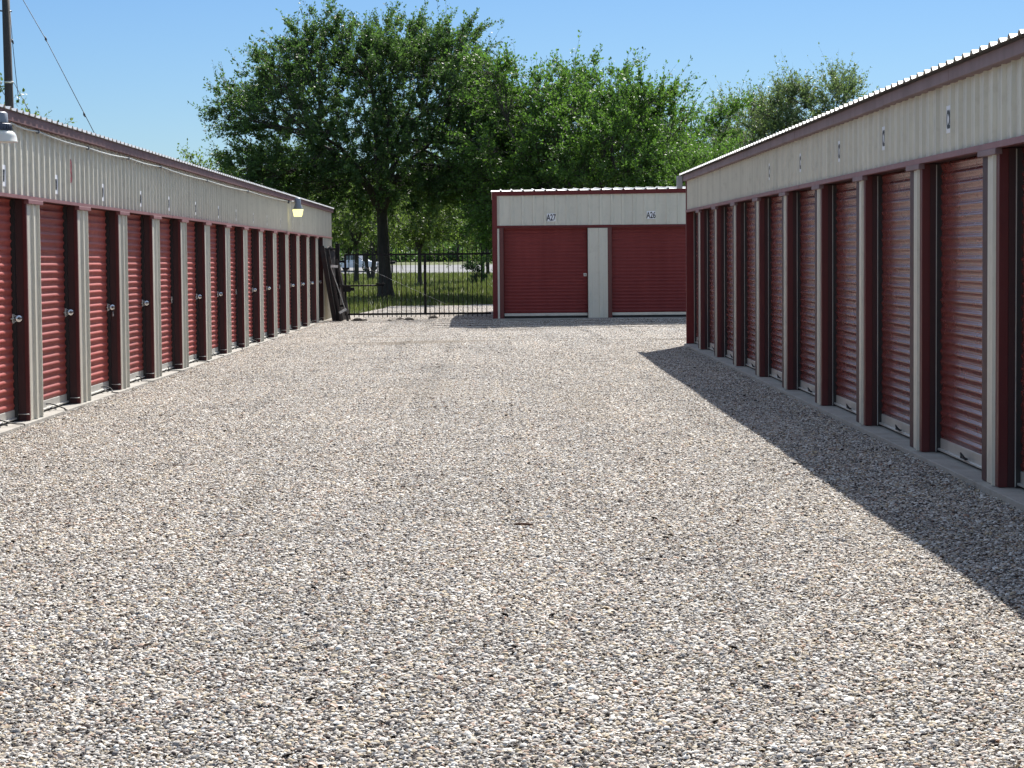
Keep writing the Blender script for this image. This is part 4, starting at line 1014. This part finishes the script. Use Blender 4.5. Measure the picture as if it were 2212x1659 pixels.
tree('bushyS', 'shrub', gpt(1028, 610, 146), 0.5, 'small dark shrub left of the slim tree near the far building', M['leaf_main'], cat='shrub', seed=91, H=1.5, Rx=0.7, trunk_h=0.3, trunk_r=0.03, n_cl=10, n_anchor=6, shoots=3, leaves=8, leaf=0.12, shoot_len=0.35)
# trees across the road
G5 = 'trees across the road'
lab5 = ['tree across the road above the pickup', 'second tree across the road from the left', 'tree across the road just left of the big trunk', 'tree across the road just right of the big trunk',
        'tree across the road between the two slim trunks', 'tree across the road behind the far dark boards', 'tree across the road beside the far building\'s corner']
kwF = dict(seed=101, H=11.5, Rx=5.6, trunk_h=1.6, trunk_r=0.3, n_cl=34, n_anchor=12, shoots=4, leaves=14, leaf=0.26, flat=1.0, up=0.5, shoot_len=1.2)
for k, px in enumerate((690, 745, 800, 868, 935, 1000, 1062)):
    tree('far', 'roadside_tree', gpt(px, 560, 282+ (k*7) % 17), k*1.3, lab5[k], M['leaf_bright'], group=G5, scale=0.85+0.12*((k*5) % 3), **kwF)
kwG = dict(kwF, seed=111)
lab6 = ['dark tree in the second row across the road, above the left building\'s end', 'dark tree in the second row across the road, behind the big crown', 'dark tree in the second row across the road, right of the big trunk', 'dark tree in the second row across the road, behind the far corner']
for k, px in enumerate((715, 830, 950, 1040)):
    tree('far2', 'roadside_tree', gpt(px, 560, 330), k*1.7, lab6[k], M['leaf_green'], group=G5, scale=1.1, **kwG)
# small trees behind the left building
G7 = 'small trees behind the left building'
tree('beyondA', 'small_tree', gpt(-2, 640, 88), 0.4, 'leafy treetop left of the utility pole above the left roof', M['leaf_bright'], group=G7, scale=1.06, **kwS)
tree('beyondA', 'small_tree', gpt(41, 640, 97), 1.0, 'small treetop right of the utility pole above the left roof', M['leaf_bright'], group=G7, scale=0.98, **kwS)
tree('beyondA', 'small_tree', gpt(395, 640, 100), 3.0, 'low treetop just showing over the left roof beside the shade tree', M['leaf_green'] if False else M['leaf_bright'], group=G7, scale=0.80, **kwS)

# ------------------------------------------------------------------ grass
g = np.random.default_rng(5); N = 90000
yy = 84 - 10 + (g.random(N)**1.6)*165; xx = g.uniform(-0.16, 0.09, N)*yy + g.uniform(-4, 6, N)
ok = (yy > 73.5) & ((yy > np.array([float(v) for v in yard_edge_y(xx)])-0.3) | (yy > 86)) & (yy < 236)
xx, yy = xx[ok], yy[ok]; N = len(xx); zz = terrain_z(xx, yy)
h = g.uniform(0.10, 0.26, N)*(0.8+0.5*np.sin(xx*0.9+yy*0.37)) + 0.03; wd = g.uniform(0.012, 0.03, N)*(1+yy/150); a = g.uniform(0, math.pi, N)
b0 = np.stack([xx-np.cos(a)*wd, yy-np.sin(a)*wd, zz-0.02], -1); b1 = np.stack([xx+np.cos(a)*wd, yy+np.sin(a)*wd, zz-0.02], -1)
tp = np.stack([xx+g.normal(0, 0.07, N), yy+g.normal(0, 0.07, N), zz+h], -1)
V = np.stack([b0, b1, tp], 1).reshape(-1, 3)
o = bpy.data.objects.new('grass', np_mesh('grass', V, np.arange(N*3).reshape(-1, 3), M['blades'], {'tone': g.random(N)})); COL.objects.link(o); tag(o, 'rough green grass beyond the gate', 'grass', kind='stuff')

# ------------------------------------------------------------------ utility poles and wires
def pole(p0, p1, r0, r1, label, extras=None):
    E = empty('utility_pole', loc=p0, label=label, cat='utility pole', group='utility poles')
    mb = MB(); d = Vector(p1)-Vector(p0); mb.tube([Vector((0, 0, -0.3)), d*0.5, d], [r0, (r0+r1)/2, r1], 14); mb.build('pole', M['wood_pole'], E); return E
a = at_y(12.5, 0, 70); b = at_y(20, 225, 70); dd = (b-a); foot = a + dd*((a.z)/(a.z-b.z)); topP = a - dd*0.25
UP = pole(foot, topP, 0.165, 0.115, 'tall dark wooden utility pole behind the left building, at the left edge')
def upl(px, py, Y=70): return at_y(px, py, Y) - Vector(foot)
mb = MB(); c = upl(19, 178); mb.lathe([(0.15, -0.03), (0.152, 0.03)], c, 16); mb.build('clamp_band', M['silver'], UP)
mb = MB(); c = upl(14, 26); mb.tube([c+Vector((-0.35, 0, 0.06)), c+Vector((-0.1, 0, 0.03)), c+Vector((0.16, 0, 0.02))], 0.025, 8); mb.build('crossarm_bolt', M['lamp_dark'], UP)
mb = MB(); c = upl(8, 32); mb.lathe([(0.02, 0.0), (0.045, -0.02), (0.03, -0.04), (0.05, -0.06), (0.03, -0.09)], c, 12); mb.build('insulator', M['white'], UP)
mb = MB(); c = upl(12, 178); mb.lathe([(0.01, 0.0), (0.04, -0.02), (0.025, -0.04), (0.045, -0.06), (0.02, -0.09)], c+Vector((-0.15, 0, 0.03)), 12); mb.build('insulator', M['conduit'], UP)
def wire(pts, label, knots=()):
    p0 = Vector(pts[0]); mb = MB(); mb.tube([Vector(p)-p0 for p in pts], 0.011, 5)
    for k in knots: mb.tube([Vector(k)-p0+Vector((-0.02, 0, 0.09)), Vector(k)-p0+Vector((0.0, 0, 0)), Vector(k)-p0+Vector((0.03, 0, -0.07))], [0.012, 0.04, 0.014], 6)
    o = mb.build('guy_wire', M['wire'], None, label=label, cat='wire', group='wires at the utility pole'); o.location = p0; return o
wire([at_y(20, -60, 69.5), at_y(50, 0, 69), at_y(99, 85, 68), at_y(199, 278, 66), at_y(208, 296, 66)], 'long thin guy wire slanting down to the left roof, clear of the pole', [at_y(99, 85, 68), at_y(182, 248, 66.4)])
wire([at_y(22, 25, 69.8), at_y(27, 90, 69.5), at_y(34, 160, 69.2), at_y(41, 222, 69)], 'wire hanging steeply close beside the utility pole', [at_y(27, 90, 69.5)])
wire([at_y(31, 180, 69.8), at_y(61, 236, 69), at_y(66, 245, 69)], 'short wire slanting from the pole\'s lower band to the roof', [])
wire([at_y(-20, 165, 69.8), at_y(0, 188, 69.8), at_y(14, 212, 69.8)], 'short wire at the photo\'s left edge below the pole band', [])
for (px, Y, ytop, r0, lb) in ((990, 262, 470, 0.17, 'dark utility pole across the road'), (1054, 200, 480, 0.15, 'dark utility pole on the grass beside the far building\'s corner')):
    f = gpt(px, 600, Y); t_ = at_y(px, ytop, Y); pole(Vector(f), Vector((f[0], f[1], t_.z)), r0, r0*0.85, lb)
# dark board fence across the road
f = gpt(948, 560, 268)
BF = empty('board_fence', loc=f, label='dark board fence across the road behind the far utility pole', cat='fence')
mb = MB(); rg = random.Random(2); x = 0
while x < 7.5: 
    mb.box(x, x+0.145, -0.012, 0.012, 0, 1.75+rg.uniform(-0.04, 0.04)); x += 0.155
mb.build('boards', M['wood_pole'], BF)
mb = MB(); mb.box(0, 7.5, 0.013, 0.06, 0.4, 0.5); mb.box(0, 7.5, 0.013, 0.06, 1.3, 1.4); mb.build('rails', M['wood_pole'], BF)
g = np.random.default_rng(9); N = 26000
hx = g.uniform(-48, 22, N); hy = 264.5+g.normal(0, 0.7, N); hz = np.abs(g.normal(0, 1, N))*0.75*(1+0.35*np.sin(hx*0.8)+0.2*np.sin(hx*2.3)); hz = np.minimum(hz, 2.2)
P = np.stack([hx, hy, terrain_z(hx, hy)+hz], -1); ax1 = g.normal(size=(N, 3)); ax1 /= np.linalg.norm(ax1, axis=1)[:, None]; ax2 = np.cross(ax1, g.normal(size=(N, 3))); ax2 /= np.linalg.norm(ax2, axis=1)[:, None]
V = np.stack([P-ax1*0.2, P+ax2*0.11, P+ax1*0.2, P-ax2*0.11], 1).reshape(-1, 3)
o = bpy.data.objects.new('undergrowth', np_mesh('undergrowth', V, np.arange(N*4).reshape(-1, 4), M['leaf_main'], {'tone': g.random(N)})); COL.objects.link(o); tag(o, 'dark low undergrowth along the far side of the road', 'undergrowth', kind='stuff')
# yellow guy guards
M['yellow'] = plain('yellow_guard', (0.55, 0.5, 0.2), 0.5)
for (p, q, Y, lb) in (((863, 553), (871, 584), 236, 'pale yellow guy guard by the mailbox'), ((1017, 551), (1019, 561), 258, 'short yellow guy guard right of the far pole'), ((1034, 546), (1037, 566), 256, 'long yellow guy guard near the far building\'s corner')):
    a = at_y(*p, Y); b = at_y(*q, Y); mb = MB(); mb.tube([Vector((0, 0, 0)), b-a], 0.035, 8); o = mb.build('guy_guard', M['yellow'], None, label=lb, cat='guy guard', group='yellow guy guards'); o.location = a
# mailbox
f = gpt(848, 580, 238); MBX = empty('mailbox', loc=f, label='black mailbox on a post beside the road', cat='mailbox')
mb = MB(); mb.box(-0.05, 0.05, -0.05, 0.05, 0, 0.95); mb.build('post', M['wood_pole'], MBX)
mb = MB(); prof = [(-0.14, 0.95), (0.14, 0.95), (0.14, 1.12)]+[(0.14*math.cos(t*math.pi/8), 1.12+0.13*math.sin(t*math.pi/8)) for t in range(1, 8)]+[(-0.14, 1.12)]
n = len(prof); mb.raw([(-0.30, y, z) for y, z in prof]+[(0.30, y, z) for y, z in prof], [tuple(range(n))[::-1], tuple(range(n, 2*n))]+[(k, (k+1) % n, n+(k+1) % n, n+k) for k in range(n)]); mb.build('box', M['black'], MBX)

# ------------------------------------------------------------------ white pickup on the road
TX = gpt(768, 582, 242)
T = empty('pickup_truck', loc=(TX[0], TX[1], TX[2]+0.04), label='white pickup truck on the road seen through the gate', cat='pickup'); T.rotation_euler = (0, 0, R(-28))
def loft(mb, secs):
    """secs: list of (x, [(y,z)...]) closed loops"""
    n = len(secs[0][1]); b = len(mb.v)
    for x, lp in secs:
        for y, z in lp: mb.v.append((x, y, z))
    for i in range(len(secs)-1):
        for k in range(n): mb.f.append((b+i*n+k, b+i*n+(k+1) % n, b+(i+1)*n+(k+1) % n, b+(i+1)*n+k)); mb.sm.append(False)
    mb.f.append(tuple(b+k for k in range(n))[::-1]); mb.sm.append(False); e = b+(len(secs)-1)*n; mb.f.append(tuple(e+k for k in range(n))); mb.sm.append(False)
def sec(w_, z0, z1, bv=0.07): return [(-w_, z0), (w_, z0), (w_+0.02, (z0+z1)/2), (w_-0.01, z1-bv), (w_-bv, z1), (-w_+bv, z1), (-w_+0.01, z1-bv), (-w_-0.02, (z0+z1)/2)]
mb = MB(); loft(mb, [(-2.75, sec(0.86, 0.5, 1.08)), (-2.7, sec(0.93, 0.42, 1.13)), (-0.9, sec(0.94, 0.36, 1.13)), (1.0, sec(0.94, 0.36, 1.10)), (2.3, sec(0.92, 0.40, 1.02)), (2.7, sec(0.85, 0.45, 0.92)), (2.78, sec(0.80, 0.5, 0.80))]); mb.build('body', M['truck'], T)
mb = MB(); loft(mb, [(-1.0, sec(0.80, 1.1, 1.15, 0.02)), (-0.9, sec(0.74, 1.1, 1.74)), (0.35, sec(0.74, 1.1, 1.78)), (0.9, sec(0.78, 1.1, 1.35)), (1.3, sec(0.82, 1.05, 1.12, 0.02))]); mb.build('cab', M['truck'], T)
for sy in (-1, 1):
    mb = MB(); y = sy*0.80; mb.box(-0.8, -0.18, y-0.015, y+0.015, 1.2, 1.62, 0.01); mb.build('side_window', M['glass'], T)
    mb = MB(); mb.box(-0.10, 0.48, y-0.015, y+0.015, 1.2, 1.60, 0.01); mb.build('side_window', M['glass'], T)
    mb = MB(); mb.box(0.55, 0.68, sy*0.98-0.08, sy*0.98+0.08, 1.15, 1.30, 0.02); mb.build('mirror', M['black'], T)
    mb = MB(); mb.box(2.70, 2.79, sy*0.62-0.14, sy*0.62+0.14, 0.72, 0.86, 0.01); mb.build('headlight', M['glass'], T)
    for wx in (-1.75, 1.75):
        mb = MB(); mb.lathe([(0.2, -0.12), (0.37, -0.11), (0.39, -0.05), (0.39, 0.05), (0.37, 0.11), (0.2, 0.12)], (wx, sy*0.83, 0.39), 20, 'y'); wh = mb.build('wheel', M['tyre'], T)
        mb = MB(); mb.lathe([(0.001, -0.02), (0.22, -0.02), (0.22, 0.02), (0.001, 0.02)], (wx, sy*0.955, 0.39), 16, 'y'); mb.build('rim', M['silver'], wh)
mb = MB(); mb.raw([(0.42, -0.66, 1.72), (0.42, 0.66, 1.72), (1.22, 0.72, 1.16), (1.22, -0.72, 1.16)], [(0, 1, 2, 3)]); mb.raw([(0.44, -0.66, 1.75), (0.44, 0.66, 1.75), (1.24, 0.72, 1.19), (1.24, -0.72, 1.19)], [(3, 2, 1, 0)]); mb.build('windshield', M['glass'], T)
mb = MB(); mb.box(2.74, 2.86, -0.85, 0.85, 0.42, 0.58, 0.02); mb.build('bumper', M['silver'], T)
